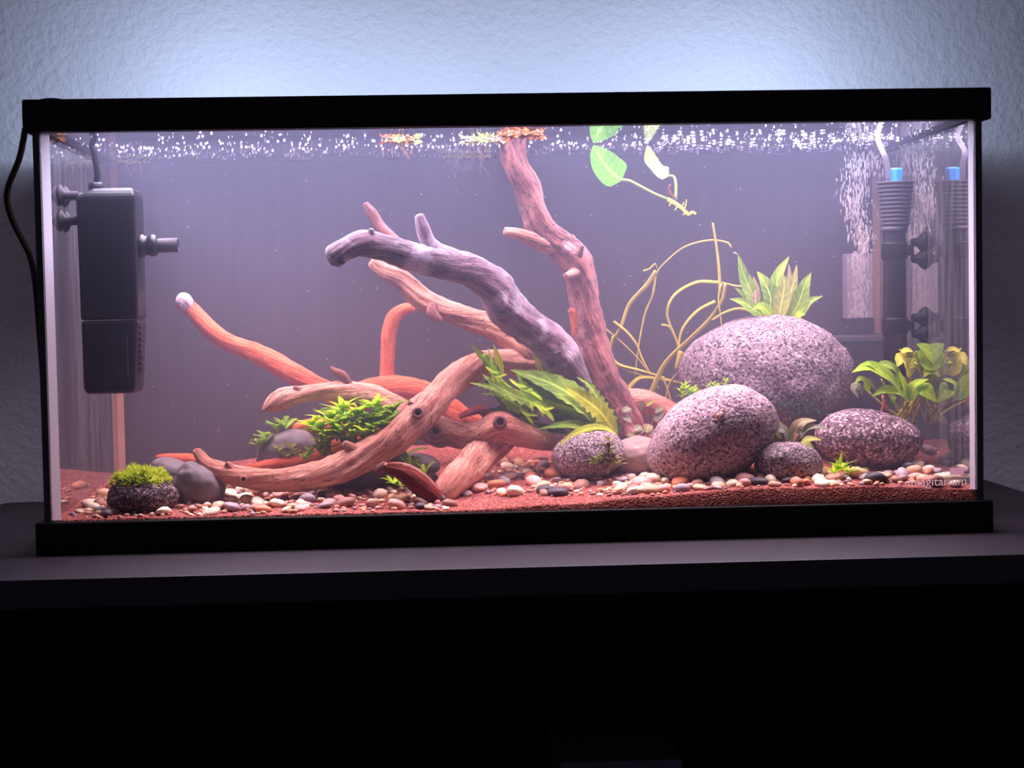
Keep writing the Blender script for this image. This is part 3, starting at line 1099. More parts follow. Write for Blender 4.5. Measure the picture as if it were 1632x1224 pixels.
def arc_spine(base, az, e0, e1, length, n=5):
    """a spine that leaves base at elevation e0 and bends to e1 (degrees)"""
    p = Vector(base)
    out = [p.copy()]
    for i in range(n):
        e = math.radians(e0 + (e1 - e0) * (i / max(1, n - 1)))
        p = p + Vector((math.cos(az) * math.cos(e), math.sin(az) * math.cos(e), math.sin(e))) * (length / n)
        out.append(p.copy())
    return out


def rosette(parent, base, n, length, hw, e0, e1, mats, prof='lance', name='leaf', join=False, rnd=None, az0=0, azr=360, stalk=0.0, stalk_mat='g_stem', wave=.05, fold=.2, stagger=0.0):
    rnd = rnd or random
    mb = MB()
    for i in range(n):
        az = math.radians(az0 + azr * (i + rnd.uniform(-.35, .35)) / n)
        L = length * rnd.uniform(.7, 1.15)
        b0 = Vector(base) + Vector((0, 0, stagger * i / n))
        a, c_ = e0 + rnd.uniform(-14, 14), e1 + rnd.uniform(-20, 20)
        sp = arc_spine(b0, az, a, c_, L * (1 + stalk), 6)
        face = Vector((-math.cos(az) * .7, -math.sin(az) * .7, 1.0))
        if stalk:
            k = 3
            r = hw * .16
            tb_ = MB().tube(sp[:k + 1], r, 5)
            tb_.a['leafuv'] = [(.5, .1, 0)] * len(tb_.v)
            if not join:
                tb_.build('leaf_stalk', stalk_mat, parent)
            sp = sp[k:]
        if join:
            leaf_geo(mb, sp, hw * rnd.uniform(.8, 1.15), prof, face, fold, wave, n=7, seed=rnd.random() * 6)
        else:
            leaf_geo(MB(), sp, hw * rnd.uniform(.8, 1.15), prof, face, fold, wave, seed=rnd.random() * 6).build(name, rnd.choice(mats), parent)
    if join:
        return mb.build(name, mats[0], parent)


# --- floating cutting with two leaves under the surface
ft = thing('floating_plant', tuple(at(1080, 325, 22)), 'green two leaved cutting floating under the surface, bare rootstock trailing', 'plant')
leaf(ft, [(991, 288, 22.6), (972, 272, 22.8), (956, 250, 23), (946, 231, 23.2)], 30, 'g_float', prof='ovate', face=(.55, -1, .1), fold=.12, wave=.06)
stem(ft, [(990, 287, 22.6), (1002, 288, 22.5), (1020, 297, 22.3), (1045, 310, 22.1), (1070, 320, 22)], 2.6, 'g_pale', 'leaf_stalk')
leaf(ft, [(1066, 281, 22.8), (1050, 274, 23.2), (1036, 256, 23.8), (1032, 231, 24.1)], 17, 'g_pale', prof='ovate', face=(.7, -1, .3), fold=.25, wave=.15)
stem(ft, [(1064, 281, 22.8), (1073, 281, 22.6), (1077, 292, 22.3), (1077, 318, 22)], 2.4, 'g_pale', 'leaf_stalk')
stem(ft, [(1064, 318, 22), (1076, 324, 21.9), (1088, 333, 21.8), (1097, 342, 21.7), (1103, 338, 21.7), (1109, 341, 21.7)], 3.8, 'g_yellow', 'rootstock', taper=.5)
for a_, b_ in (((1080, 326), (1075, 335)), ((1090, 334), (1094, 318)), ((1085, 330), (1090, 322)), ((1070, 320), (1066, 328)), ((1096, 338), (1088, 342))):
    stem(ft, [(*a_, 21.9), ((a_[0] + b_[0]) / 2 + 1, (a_[1] + b_[1]) / 2, 21.6), (*b_, 21.4)], 1.5, 'g_yellow', 'root', 5, taper=.4)
stem(ft, [(1076, 316, 22), (1068, 308, 21.8), (1066, 298, 21.6), (1069, 294, 21.6)], 2.2, 'g_brown', 'withered_stalk', 6, taper=.6)

# --- jagged green plant in the middle
jp = thing('fern_plant', tuple(at(965, 690, 17)), 'jagged leaved green plant at centre, rooted between the trunk and pale limb', 'plant')
J = dict(jag=.55, njag=9, fold=.15, wave=.05)
leaf(jp, [(985, 690, 15.5), (940, 650, 14.6), (880, 612, 13.8), (812, 589, 13.5)], 26, 'g_mid', prof='lance', face=(.3, -1, .7), jag=.22, njag=10, fold=.15, wave=.06)
leaf(jp, [(978, 686, 14.8), (955, 655, 14.2), (925, 632, 13.8), (902, 618, 13.5)], 23, 'g_fern', prof='ovate', face=(.2, -1, .5), jag=.5, njag=9, fold=.12, wave=.08)
leaf(jp, [(985, 692, 16), (935, 668, 15.5), (870, 640, 15), (830, 600, 15)], 30, 'g_dark', prof='lance', face=(.2, -1, .4), jag=.25, njag=9, fold=.12)
leaf(jp, [(975, 700, 14.5), (930, 680, 13.8), (895, 678, 13.2), (857, 684, 12.8)], 11, 'g_mid', prof='lance', face=(.1, -1, 1), jag=.25, njag=7)
leaf(jp, [(985, 693, 13.5), (955, 682, 12.5), (920, 690, 11.8), (888, 712, 11)], 9, 'g_fern', prof='lance', face=(.1, -.6, 1), fold=.3)
leaf(jp, [(975, 680, 18), (950, 640, 18), (930, 600, 17.5), (900, 570, 17.5)], 18, 'g_dark', face=(.4, -1, .3), **J)
leaf(jp, [(880, 640, 14), (845, 640, 13), (800, 620, 12.4), (770, 600, 12.2)], 15, 'g_mid', face=(.2, -1, .6), **J)
leaf(jp, [(830, 660, 14.5), (808, 640, 14), (790, 600, 13.6), (777, 552, 13.5)], 11, 'g_bright', face=(.6, -1, .2), **J)
leaf(jp, [(800, 610, 14), (785, 585, 14), (765, 565, 14), (748, 546, 14)], 9, 'g_mid', face=(.5, -1, .3), fold=.2)
leaf(jp, [(800, 600, 14.5), (795, 580, 14.5), (790, 562, 14.5), (786, 548, 14.5)], 8, 'g_lime', face=(.8, -1, .1), fold=.2)
leaf(jp, [(820, 640, 13.6), (795, 622, 13.2), (770, 614, 13), (748, 610, 13)], 9, 'g_mid', face=(.1, -1, .6), **J)
leaf(jp, [(815, 635, 13), (795, 618, 12.6), (782, 606, 12.4), (768, 596, 12.4)], 8, 'g_lime', face=(.3, -1, .6), **J)
leaf(jp, [(870, 600, 17), (862, 585, 17), (855, 570, 17), (846, 556, 17)], 14, 'g_lime', face=(.7, -1, .2), **J)
leaf(jp, [(880, 610, 17.4), (872, 588, 17.6), (864, 572, 17.8), (868, 552, 17.8)], 11, 'g_bright', face=(.7, -1, .2), **J)
leaf(jp, [(830, 670, 15), (815, 660, 15), (800, 640, 15), (785, 630, 15)], 14, 'g_dark', face=(.3, -1, .5), **J)
leaf(jp, [(850, 680, 15.5), (835, 660, 15.4), (822, 640, 15.2), (815, 615, 15)], 14, 'g_mid', face=(.6, -1, .2), **J)
for sp_, hw, m in [
        ([(960, 690, 17), (920, 660, 16.6), (880, 650, 16.4), (835, 655, 16.2)], 16, 'g_dark'),
        ([(975, 690, 17), (945, 662, 17), (915, 640, 17), (870, 625, 17)], 20, 'g_dark'),
        ([(980, 680, 15), (955, 640, 15.2), (940, 615, 15.4), (918, 600, 15.6)], 13, 'g_mid'),
        ([(890, 660, 15), (860, 640, 14.6), (835, 615, 14.4), (820, 585, 14.4)], 12, 'g_mid'),
        ([(860, 670, 15.4), (830, 655, 15), (800, 652, 14.8), (765, 655, 14.6)], 9, 'g_dark'),
        ([(845, 660, 14.6), (815, 640, 14.2), (795, 628, 14), (765, 628, 14)], 10, 'g_mid'),
        ([(810, 640, 15.4), (800, 620, 15.4), (785, 610, 15.4), (760, 612, 15.4)], 9, 'g_dark'),
        ([(835, 680, 15.6), (825, 672, 15.6), (818, 650, 15.6), (812, 630, 15.6)], 12, 'g_dark'),
        ([(900, 640, 16.6), (885, 610, 16.8), (870, 590, 17), (862, 565, 17.2)], 12, 'g_bright'),
        ([(990, 690, 16.4), (975, 660, 16.4), (960, 640, 16.4), (945, 612, 16.4)], 9, 'g_dark'),
        ([(905, 690, 16), (880, 684, 15.4), (870, 680, 15), (845, 672, 14.8)], 8, 'g_dark')]:
    leaf(jp, sp_, hw, m, face=(.3, -1, .45), **J)
rl = random.Random(5)
for k, (x, y, Y) in enumerate([(858, 648, 12), (868, 652, 12), (845, 640, 12.2), (852, 628, 12.4), (836, 622, 12.4), (876, 660, 12), (790, 600, 12.2), (784, 592, 12.4), (822, 612, 12.6), (838, 660, 12.4)]):
    for m in range(2):
        a_ = rl.uniform(-.2, 1.4)
        L = rl.uniform(12, 20)
        leaf(jp, [(x - 10, y - 8, Y + .3), (x, y, Y), (x + L * math.cos(a_) * .6, y + L * math.sin(a_) * .6, Y - .2), (x + L * math.cos(a_), y + L * math.sin(a_), Y - .2)], 2.6, 'g_lime' if m else 'g_bright', 'leaflet', prof='strap', face=(.2, -1, .5))
stem(jp, [(980, 690, 16), (930, 660, 15), (870, 640, 14), (815, 620, 13.4), (785, 590, 13.5), (770, 565, 13.8)], 3, 'g_bright', 'creeping_stem')

# --- bright bushy plant above the curved limb
bp = thing('stem_plant', tuple(at(560, 710, 14)), 'bright green bushy stem plant behind the curved limb at left', 'plant')
rb = random.Random(11)
for (x, y, Y, n_, L, m) in [(512, 694, 12.5, 13, 2.2, 'g_bright'), (530, 676, 13, 13, 2.2, 'g_lime'), (548, 664, 13.2, 14, 2.3, 'g_bright'), (566, 690, 12.4, 14, 2.2, 'g_lime'),
                        (584, 680, 13, 12, 2.3, 'g_bright'), (606, 676, 12.4, 12, 2.1, 'g_lime'), (628, 664, 12.6, 11, 2.0, 'g_mid'), (600, 656, 13.2, 10, 2.2, 'g_bright'), (545, 700, 11.6, 12, 2.0, 'g_bright'), (584, 702, 11.4, 12, 1.9, 'g_lime'), (520, 712, 11.8, 10, 1.7, 'g_bright'), (500, 684, 13, 11, 2.0, 'g_lime'), (522, 700, 12, 11, 1.9, 'g_lime'), (556, 676, 12.4, 11, 2.0, 'g_bright'), (575, 668, 12.6, 11, 2.0, 'g_lime'), (594, 692, 11.8, 11, 1.9, 'g_bright'), (614, 688, 12, 10, 1.8, 'g_bright'), (540, 686, 12, 11, 1.9, 'g_lime'), (562, 706, 11.4, 10, 1.7, 'g_bright')]:
    Y -= 1.3
    c = at(x, y + 8, Y)
    stem(bp, [(x + 8, y + 26, Y + .6), (x + 3, y + 14, Y + .2), (x, y + 4, Y)], 2, 'g_mid', 'stem', 5)
    rosette(bp, c, n_ + 5, L * 1.22, .34, 42, 0, [m], 'lance', 'shoot', join=True, rnd=rb, stagger=1.3)
leaf(bp, [(570, 690, 12), (592, 672, 11.6), (612, 664, 11.4), (628, 670, 11.4)], 12, 'g_bright', face=(.2, -.6, 1), wave=.2)
leaf(bp, [(604, 668, 11.6), (604, 655, 11.5), (600, 646, 11.4), (592, 640, 11.4)], 8, 'g_bright', face=(.9, -1, .2), wave=.1)
leaf(bp, [(604, 650, 11.5), (592, 648, 11.4), (580, 648, 11.4), (569, 651, 11.4)], 4.5, 'g_bright', face=(.1, -1, 1), wave=.1)
leaf(bp, [(612, 672, 12), (620, 662, 12), (632, 660, 12), (641, 668, 12)], 8, 'g_mid', face=(.3, -1, .6), wave=.1)
leaf(bp, [(548, 676, 13.6), (535, 662, 13.8), (520, 656, 14), (508, 652, 14)], 5, 'g_mid', face=(.1, -1, 1))
leaf(bp, [(530, 672, 13.6), (520, 668, 13.8), (514, 666, 14), (506, 664, 14)], 4, 'g_mid', face=(.1, -1, 1))

# --- small plants around the grey back stone
sp1 = thing('small_plant', tuple(at(432, 715, 18)), 'small pale green rosette left of the round grey stone', 'plant')
for (x, y, Y) in [(425, 700, 16.5), (440, 684, 17.5), (455, 680, 18), (416, 712, 16)]:
    rosette(sp1, at(x, y + 6, Y), 9, 1.9, .33, 45, 15, ['g_mid'], 'spoon', 'shoot', join=True, rnd=rb, stagger=.6)
sp2 = thing('small_plant', tuple(at(455, 738, 14)), 'tiny dull brownish plant growing on the front of the grey stone', 'plant')
for (x, y) in [(444, 722), (462, 718), (455, 732), (470, 728)]:
    rosette(sp2, at(x, y, 14.2), 8, 1.1, .2, 50, 20, ['g_olive'], 'spoon', 'shoot', join=True, rnd=rb, stagger=.4)
sp3 = thing('small_plant', tuple(at(507, 735, 11)), 'tiny green tuft just above the curved limb beside the grey stone', 'plant')
for (x, y) in [(496, 722), (508, 718), (516, 726), (487, 732)]:
    rosette(sp3, at(x, y + 4, 11), 8, 1.4, .2, 50, 20, ['g_mid'], 'lance', 'shoot', join=True, rnd=rb, stagger=.4)
sp4 = thing('grass_tuft', tuple(at(650, 752, 11)), 'thin grassy tuft in front of the oval grey stone', 'plant')
rosette(sp4, at(655, 748, 10.5), 8, 2.2, .14, 60, 25, ['g_mid'], 'strap', 'blade', rnd=rb)
rosette(sp4, at(678, 756, 10), 7, 1.8, .14, 60, 25, ['g_bright'], 'strap', 'blade', rnd=rb)
sp5 = thing('grass_tuft', tuple(at(625, 775, 7)), 'fine green blades left of the dark red broken foot', 'plant')
rosette(sp5, at(628, 772, 6.4), 9, 1.7, .12, 45, 10, ['g_bright'], 'strap', 'blade', rnd=rb)
rosette(sp5, at(640, 776, 6), 7, 1.6, .12, 35, 5, ['g_mid'], 'strap', 'blade', rnd=rb)
sp6 = thing('grass_plant', tuple(at(650, 722, 14)), 'long thin pale green blade lying over the oval grey stone', 'plant')
leaf(sp6, [(628, 726, 12.6), (650, 722, 12.3), (668, 716, 12.2), (686, 714, 12)], 3.5, 'g_mid', 'blade', prof='strap', face=(0, -.5, 1))

# --- moss cap
ms = thing('moss_clump', tuple(at(224, 780, 5.5)), 'bright yellow green moss cap on the dark speckled rock', 'moss')
rm = random.Random(3)
mb = MB()
mc = at(224, 772, 5.4)
for i in range(1100):
    u, v = rm.random() * 2 * math.pi, rm.random() ** .5
    x, y = math.cos(u) * v, math.sin(u) * v
    lump = .75 + .5 * noise.noise(Vector((x * 2.2 + 4, y * 2.2, 1)))
    h = (1 - v * v) ** .4 * 2.0 * lump
    p = mc + Vector((x * 2.75, y * 1.9, -.2 + h))
    d = Vector((x + rm.gauss(0, .5), y + rm.gauss(0, .5), .6 + rm.gauss(0, .35))).normalized()
    L = rm.uniform(.4, .75)
    leaf_geo(mb, [p - d * .15, p + d * L * .5, p + d * L], rm.uniform(.06, .11), 'lance', (rm.gauss(0, 1), rm.gauss(0, 1), rm.gauss(0, 1)), n=3, seed=rm.random())
mb.build('fronds', 'g_moss', ms)
mb = MB()
vv, ff = ICO[3]
mb.add([(mc.x + x * 2.6, mc.y + y * 1.8, mc.z - .3 + z * (1.45 if z > 0 else .3) * (1 + .25 * noise.noise(Vector((x * 2, y * 2, z))))) for x, y, z in vv], ff)
mb.build('mat', 'g_dark', ms)

# --- plant on the boulder
an = thing('broad_leaf_plant', tuple(at(1225, 505, 24)), 'upright green broad leaved plant growing behind the top of the boulder', 'plant')
for sp_, hw, m in [
        ([(1215, 505, 24), (1205, 480, 23.8), (1188, 445, 23.6), (1176, 405, 23.4)], 12, 'g_mid'),
        ([(1225, 508, 23.5), (1228, 475, 23.2), (1218, 450, 23), (1206, 432, 23)], 17, 'g_mid'),
        ([(1235, 508, 24), (1238, 470, 24), (1240, 440, 24), (1258, 408, 24)], 13, 'g_mid'),
        ([(1245, 508, 24.5), (1252, 470, 24.6), (1258, 440, 24.6), (1257, 420, 24.6)], 8, 'g_cream'),
        ([(1250, 508, 23.8), (1258, 475, 23.6), (1266, 445, 23.6), (1270, 421, 23.6)], 9, 'g_olive'),
        ([(1255, 510, 23.6), (1272, 485, 23.2), (1282, 455, 23), (1293, 434, 23)], 14, 'g_mid'),
        ([(1262, 510, 23.4), (1275, 498, 23.2), (1290, 480, 23), (1312, 472, 22.8)], 8, 'g_mid'),
        ([(1240, 510, 23), (1246, 480, 22.8), (1250, 455, 22.8), (1248, 436, 22.8)], 13, 'g_olive'),
        ([(1222, 508, 23.4), (1205, 496, 23), (1185, 482, 22.8), (1162, 476, 22.6)], 9, 'g_mid'),
        ([(1215, 500, 24), (1200, 485, 24), (1188, 470, 24), (1170, 458, 24)], 8, 'g_mid'),
        ([(1228, 505, 22.4), (1222, 495, 22.2), (1212, 488, 22), (1200, 492, 22)], 9, 'g_bright'),
        ([(1205, 492, 23.6), (1204, 475, 23.6), (1204, 460, 23.6), (1201, 440, 23.6)], 9, 'g_cream'),
        ([(1262, 512, 22.6), (1270, 505, 22.4), (1275, 500, 22.4), (1284, 502, 22.4)], 6, 'g_bright'),
        ([(1232, 506, 24.4), (1232, 470, 24.8), (1234, 450, 25), (1236, 430, 25)], 7, 'g_olive')]:
    leaf(an, sp_, hw, m, prof='lance', face=(random.uniform(-.5, .5), -1, .3), fold=.25, wave=.06)
stem(an, [(1176, 406, 23.4), (1168, 402, 23.3), (1174, 404, 23.4)], 1.2, 'g_cream', 'leaf_tip', 5)
stem(an, [(1195, 520, 24), (1225, 512, 23.8), (1270, 514, 23.6)], 5, 'g_stem', 'rootstock', taper=.8)

# --- trailing ribbons left of the boulder
vl = thing('trailing_plant', tuple(at(1040, 640, 25)), 'thin yellowish trailing stems arching left of the boulder', 'plant')
for pts_, r, flat in [
        ([(1035, 632, 25), (1060, 580, 25), (1100, 540, 24.6), (1130, 510, 24.4), (1150, 480, 24.2), (1156, 452, 24)], 5.0, .35),
        ([(1148, 470, 24.5), (1146, 430, 25), (1142, 395, 25), (1136, 355, 25)], 3.2, .4),
        ([(1165, 396, 26), (1160, 387, 26), (1130, 383, 26), (1090, 394, 26), (1058, 420, 26), (1046, 435, 26)], 1.6, .7),
        ([(1046, 432, 26), (1030, 455, 26), (1003, 485, 26), (990, 520, 26), (978, 540, 26)], 4.0, .45),
        ([(978, 536, 26), (972, 560, 26), (985, 580, 25.6), (1020, 590, 25.4), (1060, 602, 25.2)], 2.8, .5),
        ([(1046, 432, 26.2), (1040, 470, 26.2), (1028, 500, 26.2), (1018, 550, 26.2), (1012, 600, 26)], 1.7, .7),
        ([(1145, 450, 24.6), (1110, 450, 24.8), (1075, 470, 25), (1063, 500, 25), (1075, 535, 25), (1085, 560, 25)], 2.6, .6),
        ([(1140, 480, 24.4), (1112, 495, 24.6), (1090, 520, 24.8), (1082, 545, 25), (1078, 590, 25)], 2.4, .6),
        ([(1200, 456, 24.4), (1175, 456, 24.4), (1150, 450, 24.4)], 1.8, .7),
        ([(1210, 502, 23.6), (1180, 492, 23.8), (1155, 498, 24), (1135, 510, 24.2)], 2.4, .7),
        ([(978, 512, 25.8), (1000, 530, 25.6), (1015, 550, 25.4), (1025, 575, 25.4), (1050, 620, 25.2)], 1.8, .7),
        ([(960, 520, 26.4), (990, 545, 26.2), (1020, 575, 26), (1045, 610, 25.6)], 1.3, .8),
        ([(1000, 620, 25.6), (1020, 602, 25.4), (1050, 603, 25.2), (1085, 610, 25)], 3.2, .4),
        ([(975, 578, 25.8), (1000, 590, 25.6), (1030, 600, 25.4)], 2.2, .5),
        ([(1060, 640, 25), (1068, 610, 25), (1090, 585, 24.8), (1120, 560, 24.6)], 1.8, .6),
        ([(1070, 640, 25), (1062, 615, 25), (1055, 600, 25)], 1.8, .6),
        ([(1150, 452, 24.2), (1145, 475, 24.1), (1148, 500, 24), (1150, 520, 24)], 1.5, .7),
        ([(1085, 560, 25), (1080, 580, 24.8), (1078, 590, 24.8)], 5.0, .6),
        ([(1054, 518, 25), (1066, 520, 25), (1074, 535, 25)], 1.6, .7),
        ([(1025, 432, 26), (1036, 428, 26), (1044, 420, 26), (1048, 430, 26)], 1.4, .7)]:
    stem(vl, pts_, r * 1.35, 'g_val', 'ribbon', 8, flat, .6)

# --- leafy plant at right
cr = thing('broad_leaf_plant', tuple(at(1430, 672, 22)), 'leafy yellow green plant with drooping leaves at the right glass', 'plant')
CX = [
        ([(1430, 640, 20), (1448, 590, 19.5), (1455, 560, 19.2), (1462, 545, 19)], None, 0, None),
        ([(1460, 548, 18.8), (1478, 560, 18.6), (1495, 580, 18.4), (1502, 610, 18.2)], 11, 1, 'g_mid'),
        ([(1462, 560, 19), (1475, 570, 18.8), (1485, 585, 18.6), (1497, 590, 18.6)], 12, 1, 'g_bright'),
        ([(1452, 600, 19), (1445, 580, 18.6), (1436, 572, 18.4), (1430, 585, 18.2)], 14, 1, 'g_yellow'),
        ([(1470, 600, 19), (1462, 580, 18.6), (1456, 572, 18.6), (1448, 590, 18.4)], 15, 1, 'g_fern'),
        ([(1480, 610, 19), (1485, 600, 18.8), (1480, 590, 18.6), (1472, 602, 18.2)], 8, 1, 'g_lime'),
        ([(1436, 625, 18), (1415, 600, 17.2), (1385, 585, 16.8), (1357, 594, 16.4)], 13, 1, 'g_mid'),
        ([(1436, 618, 19), (1425, 588, 18.6), (1405, 582, 18.4), (1395, 596, 18)], 9, 1, 'g_olive'),
        ([(1405, 600, 17.4), (1390, 582, 17), (1380, 580, 17), (1372, 586, 17)], 6, 1, 'g_mid'),
        ([(1448, 640, 18), (1430, 625, 17.2), (1410, 622, 16.6), (1389, 632, 16.2)], 9, 1, 'g_mid'),
        ([(1446, 640, 18.4), (1440, 615, 17.6), (1435, 602, 17.2), (1432, 590, 17)], 9, 1, 'g_lime'),
        ([(1450, 640, 18), (1458, 615, 17.4), (1470, 608, 17), (1480, 604, 17)], 9, 1, 'g_mid'),
        ([(1462, 630, 17.6), (1472, 620, 17), (1480, 628, 16.6), (1494, 642, 16.4)], 10, 1, 'g_mid'),
        ([(1375, 630, 17.2), (1366, 615, 17), (1362, 622, 16.8), (1368, 635, 16.6)], 7, 1, 'g_grey'),
        ([(1385, 625, 17), (1378, 608, 16.8), (1370, 604, 16.6), (1362, 612, 16.6)], 6, 1, 'g_mid'),
        ([(1400, 628, 16.8), (1392, 614, 16.6), (1386, 606, 16.6), (1378, 602, 16.6)], 6, 1, 'g_grey'),
        ([(1432, 650, 18), (1425, 640, 17.4), (1422, 632, 17.2), (1420, 626, 17.2)], 7, 1, 'g_mid'),
        ([(1455, 560, 19), (1446, 558, 18.8), (1438, 560, 18.8), (1432, 556, 18.8)], 5, 1, 'g_yellow'),
        ([(1495, 600, 18.6), (1500, 612, 18.4), (1503, 622, 18.4), (1504, 634, 18.4)], 4, 1, 'g_olive'),
        ([(1488, 600, 18.8), (1492, 615, 18.6), (1494, 628, 18.6), (1492, 640, 18.6)], 4, 1, 'g_olive')]
for sp_, hw, _, m in CX[1:]:
    leaf(cr, [(a_, b_, c_ - 3.5) for a_, b_, c_ in sp_], hw * 1.3, {'g_mid': 'g_bright', 'g_olive': 'g_mid'}.get(m, m), prof='lance', face=(random.uniform(-.4, .4), -.75, 1), fold=.22, wave=.1)
for i, (x, y) in enumerate([(1448, 600), (1470, 600), (1480, 610), (1436, 625), (1448, 640), (1462, 630), (1405, 605), (1385, 625), (1495, 604), (1460, 560)]):
    stem(cr, [(1440 + i * 4 - 18, 676, 19.5), (1442 + (x - 1442) * .5, (y + 676) / 2, 19.2), (x, y, 15.2)], 2.0, 'g_stem', 'leaf_stalk', 6, taper=.7)
stem(cr, [(1400, 668, 17), (1408, 645, 17), (1407, 630, 17)], 2.2, 'red_stem', 'leaf_stalk', 6)
stem(cr, [(1420, 660, 17), (1412, 645, 17), (1408, 636, 17)], 2.0, 'red_stem', 'leaf_stalk', 6)

# --- broad olive plant between the front rocks
bu = thing('broad_leaf_plant', tuple(at(1262, 712, 9.5)), 'dull olive leaved plant sprouting between the small rock and the wide dark rock', 'plant')
for sp_, hw, m in [([(1262, 705, 9), (1255, 690, 8.8), (1240, 676, 8.6), (1222, 668, 8.4)], 8, 'g_olive'),
                   ([(1258, 706, 8.6), (1252, 690, 8.2), (1245, 684, 8), (1230, 690, 7.8)], 13, 'g_grey'),
                   ([(1265, 704, 9.4), (1270, 682, 9), (1282, 672, 8.8), (1302, 670, 8.6)], 11, 'g_cream'),
                   ([(1268, 704, 9), (1282, 684, 8.6), (1300, 680, 8.4), (1322, 684, 8.2)], 7, 'g_grey'),
                   ([(1276, 706, 7.4), (1288, 700, 7), (1300, 700, 6.8), (1310, 702, 6.6)], 7, 'g_olive'),
                   ([(1274, 706, 6.6), (1284, 710, 6), (1292, 718, 5.6), (1296, 727, 5.4)], 9, 'g_olive'),
                   ([(1246, 700, 9), (1236, 690, 8.8), (1226, 686, 8.6), (1214, 684, 8.6)], 6, 'g_olive'),
                   ([(1240, 706, 8), (1232, 700, 7.8), (1226, 704, 7.6), (1220, 712, 7.6)], 7, 'g_cream'),
                   ([(1236, 712, 8), (1226, 708, 7.8), (1218, 706, 7.6), (1210, 712, 7.6)], 5, 'g_olive')]:
    leaf(bu, sp_, hw, m, prof='lance', face=(random.uniform(-.3, .3), -.8, 1), fold=.15, wave=.08)
stem(bu, [(1262, 716, 9), (1266, 705, 8.8), (1272, 692, 8.8)], 2, 'red_stem', 'leaf_stalk', 6)
stem(bu, [(1258, 716, 9), (1256, 705, 8.6), (1252, 692, 8.4)], 2, 'red_stem', 'leaf_stalk', 6)

# --- small round leaved plant by the trunk
br_ = thing('round_leaf_plant', tuple(at(1030, 695, 17)), 'small grey green round leaved plant at the foot of the upright trunk', 'plant')
for (x, y, dx, dy, hw, m) in [(1006, 668, -14, -2, 8, 'g_grey'), (1004, 650, -12, 6, 6, 'g_grey'), (1020, 655, 6, -16, 4, 'g_grey'), (1030, 646, 14, -8, 4, 'g_olive'), (1042, 668, 16, -10, 8, 'g_grey'), (1050, 672, 10, 8, 7, 'g_grey'),
                              (1034, 676, -4, 14, 8, 'g_cream'), (1022, 680, -12, 6, 7, 'g_grey'), (1012, 690, 16, -4, 6, 'g_grey'), (1036, 684, 8, 14, 6, 'g_grey'), (1044, 656, 14, -6, 5, 'g_grey'), (1000, 690, 14, 6, 6, 'g_cream')]:
    leaf(br_, [(x, y, 15.5), (x + dx * .5, y + dy * .5, 15.2), (x + dx, y + dy, 15)], hw, m, prof='ovate', face=(0, -1, .8), fold=.1)
    stem(br_, [(1028, 692, 16.5), ((x + 1028) / 2 + 3, (y + 690) / 2, 16), (x, y, 15.5)], 1.1, 'red_stem', 'leaf_stalk', 5)

# --- rosette between the two middle stones
ro = thing('stem_plant', tuple(at(968, 752, 9)), 'short olive and cream whorled plant between the two middle stones', 'plant')
for (x, y) in [(966, 748), (972, 740), (966, 732), (972, 724), (966, 716), (971, 706), (984, 744), (980, 734), (952, 744), (956, 736)]:
    rosette(ro, at(x, y, 8.6 - (5 if False else 0)), 10, 1.05, .27, 35, 5, ['g_cream'] if (x + y) % 4 else ['g_olive'], 'spoon', 'whorl', join=True, rnd=rb, stagger=.5)
stem(ro, [(968, 755, 8.8), (970, 735, 8.7), (970, 705, 8.6)], 2.4, 'g_olive', 'stem')

# --- bright grass at right front
gp = thing('grass_tuft', tuple(at(1340, 765, 6)), 'bright green grassy tuft in front of the wide dark rock', 'plant')
for (x, y, n_, L) in [(1330, 756, 9, 2.4), (1352, 756, 9, 2.3), (1342, 748, 6, 2.2)]:
    rosette(gp, at(x, y, 5.6), n_, L, .17, 40, 5, ['g_lime', 'g_bright'], 'lance', 'blade', rnd=rb)
leaf(gp, [(1336, 752, 5.6), (1338, 738, 5.6), (1340, 728, 5.6), (1342, 718, 5.6)], 4, 'g_bright', 'blade', face=(.4, -1, 0))
leaf(gp, [(1334, 752, 5.6), (1332, 742, 5.5), (1334, 736, 5.5), (1330, 730, 5.5)], 3.5, 'g_lime', 'blade', face=(.4, -1, 0))

# --- fern frond and mosses by the boulder
fr = thing('fern_sprig', tuple(at(1092, 645, 18)), 'small bright fern sprig left of the boulder behind the pinkish rock', 'plant')
rf = random.Random(21)
for (x, y) in [(1086, 630), (1092, 622), (1098, 634), (1104, 628), (1090, 640), (1110, 634)]:
    rosette(fr, at(x, y, 17.5), 10, 1.0, .14, 50, 20, ['g_bright'], 'lance', 'frond', join=True, rnd=rf, stagger=.5)
f2 = thing('fern_sprig', tuple(at(1152, 622, 17)), 'tiny single fern sprig standing behind the top of the pinkish rock', 'plant')
for (x, y) in [(1157, 612), (1156, 620), (1138, 618), (1130, 622), (1145, 621)]:
    rosette(f2, at(x, y, 16.2), 8, .7, .1, 60, 30, ['g_bright'], 'lance', 'frond', join=True, rnd=rf, stagger=.4)
dm = thing('moss_clump', tuple(at(1275, 660, 15)), 'dark green moss in the shade between boulder and wide dark rock', 'moss')
mb = MB()
for i in range(700):
    x, y = rf.gauss(1272, 26), rf.gauss(645, 17)
    p = at(x, y, 15.4 + rf.uniform(-.8, .8) + (y < 640) * .6)
    d = Vector((rf.gauss(0, 1), rf.gauss(-.4, 1), rf.gauss(.5, .8))).normalized()
    L = rf.uniform(.3, .6)
    leaf_geo(mb, [p, p + d * L * .5, p + d * L], .06, 'lance', (rf.gauss(0, 1), rf.gauss(0, 1), 1), n=3, seed=rf.random())
mb.build('fronds', 'g_dark', dm)

